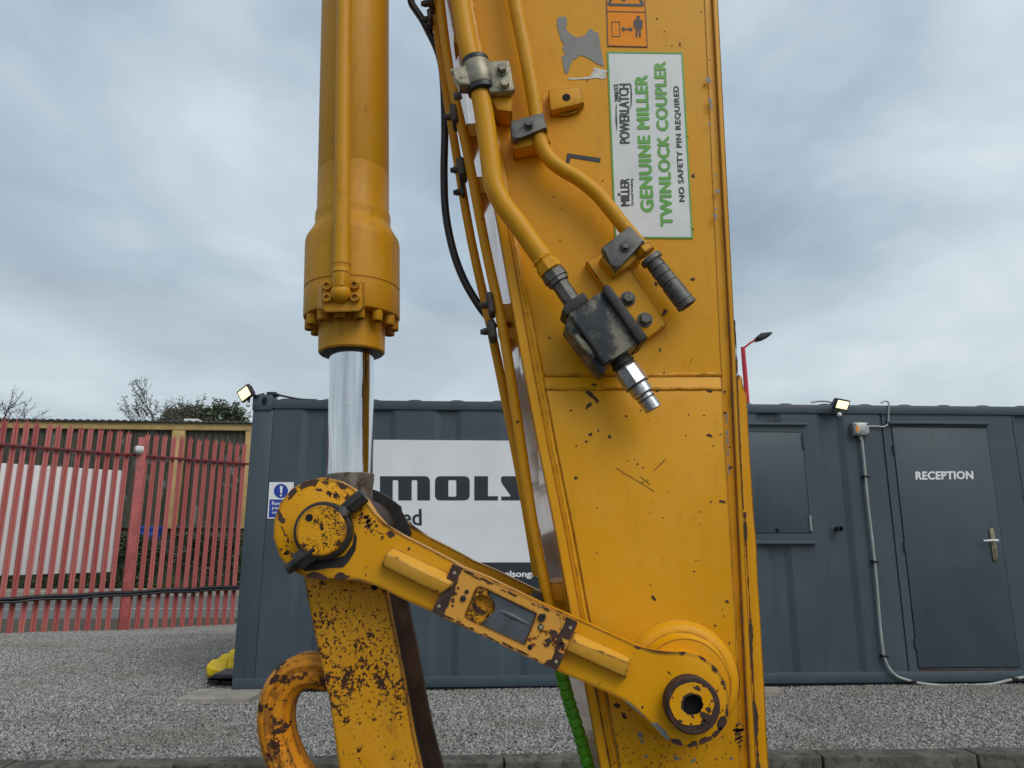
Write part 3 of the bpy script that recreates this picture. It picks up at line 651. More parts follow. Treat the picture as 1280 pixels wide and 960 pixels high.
for u, v, h, w in ((568, 146, 13, 4.5), (577, 212, 13, 5.5), (613.5, 381, 14, 4.5), (615, 414, 13, 5.5), (539, 4, 7, 4)): pclamp(u, v, .06 if w < 5 else .08, h, w)
for u, v, h, w in ((578.5, 240, 8, 2.5), (538, 24, 8, 3)): pclamp(u, v, .14, h, w)
bm = NB(); c = P(675, 745, .05); lathe(bm, c - Vector((.012, 0, .02)), (.25, 0, 1), [(0, .017), (.02, .017), (.022, .011), (.03, .010)], 8); sub('grease_fitting', 'iron', bm)
# ---- black hose beside them
hp = [(506, -40), (513.5, 0), (518, 10), (527.5, 24), (537.5, 43), (546, 61), (551, 78), (553.5, 96), (555, 119), (556, 164), (555, 215), (557, 265), (566, 312), (580, 350), (598, 381), (610, 397), (618, 410)]
bm = NB(); tube(bm, smooth_path([P(u, v, .17) for u, v in hp], 4), .0098, 12); sub('hydraulic_hose', 'rubber', bm, label='black rubber hose curving down left of the yellow pipes')
# ---- green spiral guarded hose at the bottom
gp = [(688, 780), (694, 812), (701, 841), (706.5, 862), (714, 888), (724, 920), (733.5, 954), (744, 1000), (757, 1060)]
path = smooth_path([P(u, v, .055) for u, v in gp], 12)
bm = NB(); tube(bm, path, .0085, 10); gh = sub('hydraulic_hose', 'rubber', bm, label='hose wrapped in a bright green spiral guard')
L = [0.]
for q0, q1 in zip(path, path[1:]): L.append(L[-1] + (q1 - q0).length)
pitch = .0185; n = int(L[-1] / pitch)
def at_len(s):
    for i in range(len(L) - 1):
        if s <= L[i + 1]: return path[i].lerp(path[i + 1], (s - L[i]) / (L[i + 1] - L[i]))
    return path[-1]
for k in range(n):
    a = at_len(k * pitch); b = at_len((k + 1) * pitch); d = (b - a).normalized() ; d = (d + Vector((.10, .1, .05))).normalized()
    bm = NB(); lathe(bm, a, d, [(0.0006, .0102), (.0016, .0126), (.006, .0132), (pitch - .003, .0132), (pitch - .0008, .0126), (pitch - .0002, .0102)], 16); sub('guard_coil', 'green', bm, gh)

# ================================================================== tipping links (near and far)
YA, YB = -.10, -.048
link_px = [(405, 596), (422, 600), (440, 610), (455, 622), (467, 641), (480, 656), (505, 670), (535, 685), (565, 701), (578, 708.5), (613, 723), (648, 740), (679, 755), (707, 767), (740, 782), (780, 800), (795, 807), (815, 814.5), (835, 817),
           (855, 814.5), (875, 819), (895, 833), (908, 853), (913, 880), (909, 905), (895, 922), (876, 932.5), (857, 935), (840, 929), (825, 917), (811, 902), (795, 886), (780, 875.5), (760, 866), (735, 855), (707, 843),
           (679, 831), (652, 816), (613, 799), (575, 782), (556, 773.5), (540, 765), (520, 756), (500, 747), (485, 739), (470, 732), (450, 724.5), (427, 724), (402, 725.5), (380, 721), (360, 711), (348, 694), (341, 672), (342, 650), (350, 628), (364, 611), (384, 600)]
lk = X(link_px, YA)
bm = NB(); prism(bm, lk, None, YA, YB, .0035, 2); link = sub('tipping_link', 'link', bm, label='near tipping link, chipped yellow with a rusty lock plate')
bm = NB(); prism(bm, lk, None,   .272, .322, .004, 2, True); sub('tipping_link', 'link', bm, label='far tipping link, half hidden behind the near one')
def linkpiece(name, mat, px, y0, y1, bevel=.002, parent=link, seg=2):
    bm = NB(); prism(bm, X(px, y0), None, y0, y1, bevel, seg); return sub(name, mat, bm, parent)
# welded bars: a square bar turned so that its upper facet catches the light
def ridge_bar(A, B, C, D, E, F_):
    """A-B upper edge, C-D ridge, E-F lower edge (photo points); ridge stands proud"""
    bm = NB(); yr, yb = YA - .026, YA + .004
    pa, pb = P(*A, YA), P(*B, YA); pc, pd = P(*C, yr), P(*D, yr); pe, pf = P(*E, yr + .006), P(*F_, yr + .006); pg, ph = P(E[0] + 1, E[1] + 2, yb), P(F_[0] + 1, F_[1] + 2, yb)
    vs = [bm.verts.new(q) for q in (pa, pc, pe, pg, pb, pd, pf, ph)]
    for f in ((0, 1, 5, 4), (1, 2, 6, 5), (2, 3, 7, 6), (3, 0, 4, 7), (0, 3, 2, 1), (4, 5, 6, 7)): bm.faces.new([vs[i] for i in f])
    bmesh.ops.bevel(bm, geom=list(bm.edges), offset=.0028, segments=2, profile=.5, affect='EDGES', clamp_overlap=True)
    return sub('reinforcing_bar', 'bar', bm, link)
ridge_bar((491, 683), (571, 720), (482, 692), (566, 732), (476, 706), (550, 743))
ridge_bar((716, 788), (789, 822), (716, 801), (787, 829), (706, 812), (782, 847))
# lock plate with its window
pl_o = [(566, 704), (723, 777.5), (696, 838.5), (539.5, 765)]
yw = YA - .016
win = round_poly([(597, 731), (671.5, 767), (656, 807), (580, 772)], [8, 2, 2, 6])
bm = NB(); nr = X(pl_o, yw)
flat(bm, [X(round_poly(pl_o, [2, 5, 5, 2]), yw), X(win, yw)], lambda a, b: (a, yw, b))
ext = bmesh.ops.extrude_face_region(bm, geom=list(bm.faces)); vs = [e for e in ext['geom'] if isinstance(e, bmesh.types.BMVert)]
bmesh.ops.translate(bm, vec=(0, .0175, 0), verts=vs)
lockp = sub('lock_plate', 'plate', bm, link, smooth=30)
y2 = yw - .0012
def onlock(name, mat, px, y0=None, th=.0012):
    y0 = y0 or y2; bm = NB(); prism(bm, X(px, y0), None, y0, y0 + th); return sub(name, mat, bm, link, smooth=0)
def jag(pts, j=1.2):
    return [(u + rnd.uniform(-j, j), v + rnd.uniform(-j, j)) for u, v in pts]
onlock('bare_steel_strip', 'rust', [(566.3, 704.3), (579, 710)] + jag([(575, 720), (573, 728), (569, 733), (567, 742), (562, 748), (560, 757), (557, 763), (554, 768), (555, 772)], 1.6) + [(539.8, 764.8)])
onlock('bare_steel_strip', 'rust', [(709, 771), (720, 776), (722, 779), (712, 800)] + jag([(706, 799), (701, 796), (697, 798)]) + [(704, 783)])
onlock('bare_steel_strip', 'rust', jag([(693, 812), (699, 815), (705, 818)]) + [(697.5, 836), (694, 838), (680, 830), (684, 825), (690, 824)])
bm = NB()
for u, v, r in ((692, 794, 5), (700, 801, 5), (686, 800, 4), (703, 806, 3.5), (684, 806, 2.6), (697, 810, 3), (690, 789, 2.4), (565, 736, 4.4), (558, 745, 4), (566, 750, 2.6), (563, 728, 3), (570, 742, 1.8), (555, 757, 2.6), (566, 757, 1.6), (573, 735, 1.4)):
    prism(bm, X(blob(u, v, r, 12, .45), y2 - .0007), None, y2 - .0007, y2 + .0009)
finish(bm, 'rust_patch', 'rust', link, smooth=0, kind='stuff')
bm = NB(); flat(bm, [X(round_poly([(596, 730), (610, 736), (622, 768), (604, 783), (578, 772)], 5), yw + .0145)], lambda a, b: (a, yw + .0145, b)); sub('window_recess', 'worn', bm, link, smooth=0)
bm = NB(); yr_ = yw + .0125; prism(bm, X(jag([(590, 757), (594, 763), (603, 769), (611, 771), (612, 767), (604, 763), (597, 758), (593, 752)], .5), yr_), None, yr_, yr_ + .001); sub('rust_patch', 'rust', bm, link, smooth=0)
bm = NB(); rim = round_poly([(598, 732), (609, 738), (612, 745), (616, 757), (612, 763), (604, 778), (598, 781), (581, 772.5)], 4); hole = round_poly([(600, 743), (607, 744.5), (616, 752), (609, 766), (604, 770), (590, 764), (592, 752)], 3)
flat(bm, [X(rim, yw + .001), X(hole, yw + .001)], lambda a, b: (a, yw + .001, b)); ext = bmesh.ops.extrude_face_region(bm, geom=list(bm.faces)); bmesh.ops.translate(bm, vec=(0, .010, 0), verts=[e for e in ext['geom'] if isinstance(e, bmesh.types.BMVert)])
sub('broken_cover_rim', 'cap', bm, link)
bm = NB(); cv = [(609, 737.5), (670.5, 767.5), (655.3, 805.8), (618, 788), (600, 780), (612, 772), (619, 765), (621, 757), (616, 752)]
prism(bm, X(cv, yw + .004), None, yw + .004, yw + .014, .002); sub('plastic_cover', 'plastic', bm, link, label='broken dark grey plastic cover set in the lock plate')
bm = NB(); tube(bm, [P(622, 762, yw + .008), P(640, 770, yw + .007), P(664, 782, yw + .008)], [.004, .006, .004], 12); sub('cover_rib', 'plastic', bm, link)
def disc(name, mat, u, v, rpx, y0, h, parent, n=18):
    c = P(u, v, y0); r = rpx * EX.scale(u, v, y0); bm = NB(); lathe(bm, (c.x, y0 + .001, c.z), (0, -1, 0), [(0, r), (h * .8 + .001, r), (h + .001, r * .8)], n); return sub(name, mat, bm, parent)
disc('bolt', 'iron', 677, 771.8, 5.2, yw, .006, link, 6); disc('bolt', 'iron', 680, 769.5, 2.6, yw - .006, .002, link, 6); disc('rivet', 'steel', 676, 784, 2.8, yw, .004, link); disc('bolt_hole', 'hole', 676, 784, 3.8, yw, .0012, link)
disc('bolt_hole', 'hole', 662.5, 809, 3.2, yw, .0012, link); disc('bolt', 'iron', 579, 748, 4., yw, .004, link, 6); disc('bolt', 'iron', 583.5, 739.5, 2.6, yw, .003, link)
for u, v in ((568, 716.5), (548.7, 758), (713, 785), (695, 827.3)): disc('rivet', 'steel', u, v, 2.2, y2, .0016, link, 12)
bm = NB()
for k in range(26):
    t = rnd.random(); u = 566 + t * 150; v = 705.5 + t * 69.5 + rnd.uniform(.8, 3.2); prism(bm, X(blob(u, v, rnd.uniform(.4, 1.1), 9, .45, .45, rnd.uniform(2, 6)), y2 - .0004), None, y2 - .0004, y2 + .0008)
for k in range(22):
    t = rnd.random(); u = 545 + t * 150; v = 766.5 + t * 70 - rnd.uniform(0, 2.4); prism(bm, X(blob(u, v, rnd.uniform(.4, 1.2), 9, .45, .45, rnd.uniform(2, 6)), y2 - .0004), None, y2 - .0004, y2 + .0008)
finish(bm, 'chipped_paint', 'rust', link, smooth=0, kind='stuff')
# bare patch on the lower edge of the link and edge chips
bm = NB(); yl = YA - .0008
for q in ([(779, 875), (787, 878), (797, 888), (808, 898), (801, 893), (791, 884)], [(812, 903), (822, 904), (832, 914), (838, 924), (834, 926), (826, 917)]):
    prism(bm, X(jag(q, .6), yl), None, yl, yl + .001)
sub('scuffed_paint', 'bare', bm, link, smooth=0)
bm = NB()
for u, v, r, asp, an in ((904, 905, 6, 1.6, -1), (897, 917, 5, 1.8, -.8), (884, 925, 4, 2, -.4), (909, 890, 2.6, 2, 1.4), (866, 931, 4, 2, 0), (845, 928, 5, 2., .4), (853, 816.5, 2.2, 1.4, 0), (797, 808.5, 2.4, 2., .5), (803, 884, 1.6, 1, 0), (879, 822, 2.6, 2, .6), (893, 836, 2.6, 2, .9), (904, 853, 2, 2, 1.1),
                         (386, 604, 5, 2.6, -.3), (366, 616, 3.6, 2.4, -.8), (428, 607, 3.6, 2, .4), (411, 616, 2.6, 2, .9), (419, 620, 2.6, 1.6, 1), (352, 650, 3.6, 1.6, 1.4), (349, 640, 1.8, 1.6, 1), (355, 665, .8, 9, 1.15), (394, 722, 6, 3, .15), (426, 721, 4.4, 2, -.1), (488, 668, 4, 1.4, .3), (511, 686, 1.8, 1, 0), (548, 692, 1.4, 1, 0), (421, 617, 1, 6, .9), (399, 612, 2, 1.8, 0), (359, 690, 2.6, 1.2, .4), (470, 640, 1.4, 1.4, 0), (620, 728, 2, 2.5, .45), (640, 738, 2, 3, .45), (700, 765, 2, 3, .45)):
    q = clip_blob(blob(u, v, r, 11, .42, an, asp), link_px, u, v)
    if q: prism(bm, X(q, yl), None, yl, yl + .001)
for k in range(60): u = rnd.gauss(462, 9); v = 655 + (u - 462) * .9 + rnd.gauss(0, 6); prism(bm, X(blob(u, v, rnd.uniform(.5, 1.6), 7, .4, rnd.uniform(0, 3), 1.4), yl), None, yl, yl + .001)
for k in range(26):
    u, v = rnd.gauss(359, 5), rnd.gauss(688, 9); q = clip_blob(blob(u, v, rnd.uniform(.5, 1.5), 7, .4, rnd.uniform(0, 3), 1.3), link_px, u, v)
    if q: prism(bm, X(q, yl), None, yl, yl + .001)
finish(bm, 'chipped_paint', 'rust', link, smooth=0, kind='stuff')
# greasy halo below the upper pin
bm = NB(); yg = YA - .0014; halo = [(376, 684), (392, 696), (412, 699), (430, 694), (441, 680), (444, 664), (447, 672), (445, 688), (436, 702), (428, 710), (410, 709), (396, 712), (380, 714), (372, 706)]
prism(bm, X(jag(halo, 1), yg), None, yg, yg + .002); sub('grease_smear', 'grease', bm, link, smooth=0)
# pins
def pincap(u, v, r0, y0, faces):
    c = P(u, v, y0); return c
c = P(407, 663.5, YA); s = EX.scale(407, 663, YA)
bm = NB(); lathe(bm, (c.x, YA + .01, c.z), (0, -1, 0), [(0, 35.5 * s), (.034, 35.5 * s), (.037, 33.5 * s)], 48); pin = sub('pivot_pin', 'iron', bm, label='upper pivot pin with a worn yellow cap and a cross bolt')
bm = NB(); lathe(bm, (c.x, YA - .0245, c.z), (0, -1, 0), [(0, 30.5 * s), (.010, 30.5 * s), (.0125, 28.5 * s)], 48); sub('pin_cap', 'cap', bm, pin)
yk = YA - .0375
for u, v, r, nm in ((386.5, 647, 4.6, 'cap_hole'), (402.5, 660.5, 2.1, 'centre_dimple')):
    c2 = P(u, v, yk); bm = NB(); lathe(bm, (c2.x, yk + .002, c2.z), (0, -1, 0), [(0, r * s), (.0024, r * s)], 16); sub(nm, 'hole', bm, pin)
yb_ = YA - .020
a0, a1 = P(359, 712, yb_), P(392, 689, yb_); bm = NB(); cyl(bm, a0, a1, .0105, .0105, 12)
b0, b1 = P(372, 703, yb_), P(396, 686, yb_); cyl(bm, b0, b1, .0185, .0195, 6); sub('cross_bolt', 'iron', bm, pin, smooth=28)
a0, a1 = P(424, 639, yb_), P(438, 633, yb_); bm = NB(); lathe(bm, P(429, 641, yb_), P(445, 627, yb_) - P(429, 641, yb_), [(0, .012), (.006, .015), (.020, .015), (.022, .011), (.03, .011)], 6)
cyl(bm, P(438, 633, yb_), P(455, 619, yb_), .0165, .015, 8); sub('cross_bolt', 'iron', bm, pin, smooth=28)
bm = NB(); lathe(bm, P(430.5, 640, yb_ - .006), (-.4, -1, .2), [(0, .012), (.008, .011), (.009, .008)], 6); sub('bolt', 'darksteel', bm, pin, smooth=28)
c = P(861.5, 877.5, YA); s = EX.scale(861, 877, YA)
bm = NB(); lathe(bm, (c.x, YA + .01, c.z), (0, -1, 0), [(0, 33.5 * s), (.036, 33.5 * s), (.040, 31.5 * s), (.0405, 12.6 * s), (.02, 12.6 * s), (.019, 0)], 48, cap=False); pin2 = sub('pivot_pin', 'rust', bm, label='lower pivot pin with a dark square-edged hole in its cap')
bm = NB(); y3 = YA - .0318; n = 40
outer = [(865 + (27.6 + rnd.uniform(-1.2, .5)) * math.cos(2 * math.pi * k / n), 880 + (27.6 + rnd.uniform(-1.2, .5)) * math.sin(2 * math.pi * k / n)) for k in range(n)]
inner = [(865 + (13.4 + rnd.uniform(-.3, 1.6)) * math.cos(2 * math.pi * k / n), 880 + (13.4 + rnd.uniform(-.3, 1.6)) * math.sin(2 * math.pi * k / n)) for k in range(n)]
flat(bm, [X(outer, y3), X(inner, y3)], lambda a, b: (a, y3, b)); sub('pin_cap', 'link', bm, pin2, smooth=0)
bm = NB(); lathe(bm, (P(865, 880, y3).x, YA - .012, P(865, 880, y3).z), (0, -1, 0), [(0, .022), (.0015, .022)], 24); sub('cap_hole', 'hole', bm, pin2)
bm = NB(); y4 = y3 - .0008
for u, v, r, asp, an in ((882, 895, 5, 1.5, .8), (886, 888, 3, 1.4, 1), (879, 902, 3, 1, 0), (872, 860, 2.6, 1.6, .3), (880, 855, 3.4, 1.4, .6), (866, 895, 2.4, 1.4, 1.5), (850, 902, 2, 1.4, .3), (875, 908, 1.8, 1, 0), (864, 905, 1.4, 1, 0), (890, 876, 1.6, 1, 0), (841, 872, 1, 1, 0)):
    prism(bm, X(blob(u, v, r, 10, .4, an, asp), y4), None, y4, y4 + .0006)
finish(bm, 'chipped_paint', 'rust', pin2, smooth=0, kind='stuff')

# ================================================================== bucket link, lifting eye
hl = [(379, 716), (384, 745), (393, 790), (403, 838), (412, 875), (418, 918), (424, 960), (445, 1090), (560, 1090), (541, 1022), (525.5, 960), (517, 921), (510.5, 884), (503, 842), (495, 802), (487, 762), (482, 735), (478, 712)]
YH = -.03
bm = NB(); prism(bm, X(hl, YH), None, YH, -.002, .002); bl = sub('bucket_link', 'worn', bm, label='lower bucket link, yellow paint flaking to dark rust')
lh = X(hl, YH)
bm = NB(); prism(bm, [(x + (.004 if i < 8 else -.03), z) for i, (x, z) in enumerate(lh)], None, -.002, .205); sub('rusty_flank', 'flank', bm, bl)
bm = NB(); prism(bm, lh, None, .205, .232, .002, 2, True); sub('far_side_plate', 'rustside', bm, bl)
disc('bolt_hole', 'hole', 468, 734, 4, YH, .001, bl)
# lifting eye: a forged loop welded to the bucket link
ye = .045
ep = [(416, 841), (399, 837), (381, 838), (364, 847), (351.5, 865), (346, 890), (347.5, 916), (355, 941), (367, 966), (385, 988), (409, 1003), (440, 1006), (466, 1003)]
path = smooth_path([P(u, v, ye) for u, v in ep], 4)
bm = NB(); rings = []; EYE = [(1, .42), (.62, .86), (.1, 1.), (-.12, .93), (-.34, 1.), (-.72, .86), (-1, .42), (-1, -.42), (-.72, -.86), (-.34, -1.), (-.12, -.93), (.1, -1.), (.62, -.86), (1, -.42)]
for i, p in enumerate(path):
    t = (path[min(i + 1, len(path) - 1)] - path[max(i - 1, 0)]).normalized(); w = Vector((0, 1, 0)); nrm = t.cross(w).normalized()
    ring = []
    for k, (ca, sa) in enumerate(EYE):
        px_ = ca * .0345; py_ = sa * .036
        ring.append(bm.verts.new(p + nrm * px_ + w * py_))
    rings.append(ring)
for A, B in zip(rings, rings[1:]):
    for k in range(14): bm.faces.new((A[k], A[(k + 1) % 14], B[(k + 1) % 14], B[k]))
bm.faces.new(rings[0][::-1]); bm.faces.new(rings[-1])
sub('lifting_eye', 'orange', bm, label='orange forged lifting eye with rust brown bands', smooth=22)

# ================================================================== bucket cylinder
ya = .125
p_lo, p_hi = P(437.5, 640, ya), P(443.5, 100, ya)
ax = (p_hi - p_lo).normalized()
def tz(v):                                   # distance along the rod of a photo row
    a = P(440, v, ya); return (a.z - p_lo.z) / ax.z
bm = NB()
prof = [(tz(443), .073), (tz(441), .0765), (tz(402), .0775), (tz(400.5), .0795), (tz(400), .110), (tz(398), .1122), (tz(367), .1122), (tz(366), .1108), (tz(365), .1108), (tz(364), .1122), (tz(309), .1122), (tz(303), .1105), (tz(291), .096), (tz(286), .0915), (tz(283), .0895),
        (tz(277), .0905), (tz(270), .0895), (tz(266), .0865), (tz(220.5), .0865), (tz(219.6), .0853), (tz(218.6), .0853), (tz(217.6), .0862), (tz(60), .0862), (tz(-330), .0862)]
lathe(bm, p_lo, ax, prof, 72); cyl_o = sub('bucket_cylinder', 'barrel', bm, label='yellow hydraulic cylinder hanging left of the arm', smooth=30)
bm = NB(); lathe(bm, p_lo, ax, [(tz(444.5), .055), (tz(443.5), .071), (tz(441), .0735)], 48); sub('rod_wiper', 'grease', bm, cyl_o)
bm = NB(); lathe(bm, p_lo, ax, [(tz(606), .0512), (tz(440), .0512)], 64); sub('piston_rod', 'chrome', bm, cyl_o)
bm = NB(); lathe(bm, p_lo, ax, [(tz(640), .050), (tz(612), .050), (tz(604), .0525), (tz(594), .0535), (tz(592.5), .051)], 48); sub('rod_collar', 'collar', bm, cyl_o)
cpin = P(407, 663.5, YA)
bm = NB(); lathe(bm, (cpin.x, -.042, cpin.z), (0, 1, 0), [(0, .074), (.004, .078), (.29, .078), (.294, .074)], 56); sub('rod_eye', 'rustside', bm, cyl_o)
gm = [(452, 606), (466, 611), (477, 615), (486, 620), (492, 628), (500, 632), (503, 640), (508, 648), (508, 657), (513, 666), (511, 676), (500, 684), (480, 690), (455, 690), (440, 660)]
bm = NB(); prism(bm, X(jag(gm, 1.6), .255), None, .255, .271, .003); sub('grease_mass', 'grease', bm, cyl_o, label='ragged lump of black grease behind the upper pin', smooth=0)
u_, w_, _ = basis(ax)
for k in range(14):                          # socket bolts round the gland
    a = 2 * math.pi * (k + .5) / 14 + .16
    c = p_lo + ax * tz(400) + (u_ * math.cos(a) + w_ * math.sin(a)) * .0965
    bm = NB(); lathe(bm, c + ax * .002, -ax, [(0, .0125), (.026, .0125), (.0275, .0115), (.0276, .007), (.02, .0065), (.02, .0005)], 18, cap=False); sub('socket_bolt', 'barrel', bm, cyl_o)
yfx = ya - .128
bm = NB(); prism(bm, X(round_poly([(402, 354), (454, 352.5), (454.5, 384), (449, 389), (408, 390), (402.5, 385)], 2), yfx), X(round_poly([(394, 358), (458, 352.5), (458, 384), (452, 389), (402, 392), (392, 386)], 2), yfx + .05), yfx, yfx + .05, .003); fl = sub('port_flange', 'barrel', bm, cyl_o)
for u, v in ((408.5, 357), (408.5, 372), (443, 356), (443.5, 371.5)):
    c = P(u, v, yfx - .008); bm = NB(); lathe(bm, (c.x, yfx + .002, c.z), (0, -1, 0), [(0, .0105), (.012, .0105), (.013, .0095), (.0131, .0055), (.008, .005), (.008, .0003)], 18, cap=False); sub('socket_bolt', 'barrel', bm, cyl_o)
yt = yfx - .006
pt = [P(430, -330, yt), P(430, 0, yt), P(429, 150, yt), P(428, 250, yt), P(427, 335, yt), P(426.2, 358, yt), P(426, 368, yt + .01), P(426, 372, yt + .03)]
bm = NB(); tube(bm, pt, [.0178, .0178, .0178, .0182, .0192, .0205, .0205, .018], 20); fp = sub('cylinder_pipe', 'barrel', bm, label='yellow feed pipe clipped along the cylinder')
bm = NB(); c = P(426, 366, yt); bmesh.ops.create_uvsphere(bm, u_segments=20, v_segments=12, radius=.0235, matrix=Matrix.Translation((c.x, yt + .004, c.z))); sub('pipe_elbow', 'barrel', bm, fp)
c = P(427.2, 330, yt); bm = NB(); lathe(bm, (c.x, yt, c.z), (0, 0, -1), [(0, .0196), (.002, .0204), (.004, .0196), (.02, .0196), (.022, .0206), (.024, .0200)], 20); sub('pipe_collar', 'barrel', bm, fp)
# dark run of dirt on the head, left of the pipe
bm = NB()
def onhead(u, v):
    q = P(u, v, ya); x0 = (p_lo + ax * tz(v)).x; dx = max(-.1115, min(.1115, q.x - x0)); yy = ya - math.sqrt(.1129 ** 2 - dx * dx); 
    q = P(u, v, yy); return Vector((q.x, yy, q.z))
for l, w0 in (([(401, 300), (397, 316), (393, 333), (390, 350), (388, 362)], .8), ([(386.5, 330), (386, 340), (385.8, 352), (386.4, 362)], 1.2), ([(404, 296), (399, 300), (394, 306)], .5)):
    ql = [onhead(u - w0 * rnd.uniform(.3, 1), v) for u, v in l]; qr = [onhead(u + w0 * rnd.uniform(.3, 1), v) for u, v in l]
    vs = [bm.verts.new(q) for q in ql + qr[::-1]]; n = len(l)
    for i in range(n - 1): bm.faces.new((vs[i], vs[i + 1], vs[2 * n - 2 - i], vs[2 * n - 1 - i]))
sub('grease_streak', 'rust', bm, cyl_o, smooth=0)
# ================================================================== SETTING: ground, gravel, kerb, road
def struct(name, bm, mat, smooth=0, **k): return finish(bm, name, mat, kind='structure', smooth=smooth, **k)
FN = Frame((-7.1, 10.4, 0), R(48))
KB = Frame((0, 4.785, 0), R(2.4))
CB = Frame((-2.43, 6.60, 0), R(3.0))
def kerb_y(x): return 4.785 + math.tan(R(2.4)) * x
def fence_y(x): return 10.4 + (x + 7.1) * math.tan(R(48))
def gz(x, y): return -.18 * min(max((y - 10.3) / 2.7, 0), 1) + .012 * math.sin(x * 1.7 + 1) * math.sin(y * 1.3) * min(max((y - kerb_y(x)) / .6, 0), 1)
bm = NB(); bmesh.ops.create_grid(bm, x_segments=2, y_segments=2, size=900, matrix=Matrix.Translation((0, 0, -.36))); struct('ground', bm, 'earth')
bm = NB()
vs = [bm.verts.new(q) for q in ((-60, -60, -.13), (60, -60, -.13), (60, kerb_y(60) - .06, -.13), (-60, kerb_y(-60) - .06, -.13))]; bm.faces.new(vs); struct('forecourt', bm, 'asphalt')
def bed(x0, x1, step, ylim, back=True):
    bm = NB(); cols = []; x = x0
    while x <= x1 + 1e-6:
        a = kerb_y(x) - .03; b = max(a + .02, min(ylim(x), fence_y(x) + .35, 16)); n = 34
        cols.append([bm.verts.new((x, a + (b - a) * k / n, gz(x, a + (b - a) * k / n))) for k in range(n + 1)])
        if back: cols[-1].append(bm.verts.new((x, b + .05, -.37)))
        x += step
    for A, B in zip(cols, cols[1:]):
        for k in range(len(A) - 1): bm.faces.new((A[k], B[k], B[k + 1], A[k + 1]))
    return bm
struct('gravel_bed', bed(-11.6, 30, .4, lambda x: 16), 'gravelbed', 40)
def scatter(name, bm, density, mat, smin, smax, seed):
    o = finish(bm, name, mat, kind='stuff', smooth=0)
    ng = bpy.data.node_groups.new('loose_stones', 'GeometryNodeTree')
    ng.interface.new_socket('Geometry', in_out='INPUT', socket_type='NodeSocketGeometry'); ng.interface.new_socket('Geometry', in_out='OUTPUT', socket_type='NodeSocketGeometry')
    N = ng.nodes.new; K = ng.links.new
    gi, go = N('NodeGroupInput'), N('NodeGroupOutput'); dp = N('GeometryNodeDistributePointsOnFaces'); dp.inputs['Density'].default_value = density; dp.inputs['Seed'].default_value = seed
    ico = N('GeometryNodeMeshIcoSphere'); ico.inputs['Radius'].default_value = 1; ico.inputs['Subdivisions'].default_value = 1
    sm = N('GeometryNodeSetMaterial'); sm.inputs['Material'].default_value = M[mat]; ss = N('GeometryNodeSetShadeSmooth'); ss.inputs['Shade Smooth'].default_value = False
    ip = N('GeometryNodeInstanceOnPoints')
    rr = N('FunctionNodeRandomValue'); rr.data_type = 'FLOAT_VECTOR'; rr.inputs['Min'].default_value = (0, 0, 0); rr.inputs['Max'].default_value = (6.28, 6.28, 6.28)
    rs = N('FunctionNodeRandomValue'); rs.data_type = 'FLOAT_VECTOR'; rs.inputs['Min'].default_value = (smin, smin, smin * .7); rs.inputs['Max'].default_value = (smax, smax, smax * .85); rs.inputs['Seed'].default_value = 3
    K(gi.outputs[0], dp.inputs['Mesh']); K(dp.outputs['Points'], ip.inputs['Points']); K(ico.outputs[0], ss.inputs[0]); K(ss.outputs[0], sm.inputs[0]); K(sm.outputs[0], ip.inputs['Instance'])
    K(rr.outputs['Value'], ip.inputs['Rotation']); K(rs.outputs['Value'], ip.inputs['Scale']); K(ip.outputs[0], go.inputs[0])
    md = o.modifiers.new('loose_stones', 'NODES'); md.node_group = ng; return o
def gl(x):                                       # where the loose stones stop: fence, or the cabin front
    s = (x + 2.43) / math.cos(R(3.0)); return 6.60 + .08 + math.sin(R(3)) * s if x > -2.45 else 14.5
scatter('gravel', bed(-8.2, 5.6, .15, gl, False), 3600, 'stone', .0052, .0128, 4)
# kerb of separate stones
kerb = bpy.data.objects.new('kerb', None); COL.objects.link(kerb); kerb['kind'] = 'structure'; kerb.location = KB.O; kerb.rotation_euler = (0, 0, KB.yaw)
jx = KB.P(1016, 946, 0).x; k0 = jx - .97 * 8
for k in range(17):
    bm = NB(); x0 = k0 + k * .97; dz = rnd.uniform(-.004, .004); dy = rnd.uniform(-.004, .004)
    prism(bm, [(x0 + .005, -.2), (x0 + .965, -.2), (x0 + .965, .012 + dz), (x0 + .005, .012 + dz + rnd.uniform(-.003, .003))], None, -.145 + dy, 0, .016, 3)
    finish(bm, 'kerb_stone', 'kerb', kerb)
# road, far kerb
bm = NB(); vs = [bm.verts.new(q) for q in ((-60, 13.6, -.355), (40, 17.6, -.355), (40, 24.0, -.355), (-60, 19.5, -.355))]; bm.faces.new(vs); struct('road', bm, 'road')
bm = NB(); vs = [bm.verts.new(q) for q in ((-60, 15.55, -.35), (40, 19.75, -.35), (40, 19.87, -.35), (-60, 15.67, -.35))]; bm.faces.new(vs); struct('road_marking', bm, 'road_line')
bm = NB(); box(bm, -50, 50, 0, 1.3, -.36, -.17, .02, 1, Matrix.Translation((-8, 21.2, 0)) @ Matrix.Rotation(R(2.5), 4, 'Z')); struct('pavement', bm, 'concrete')

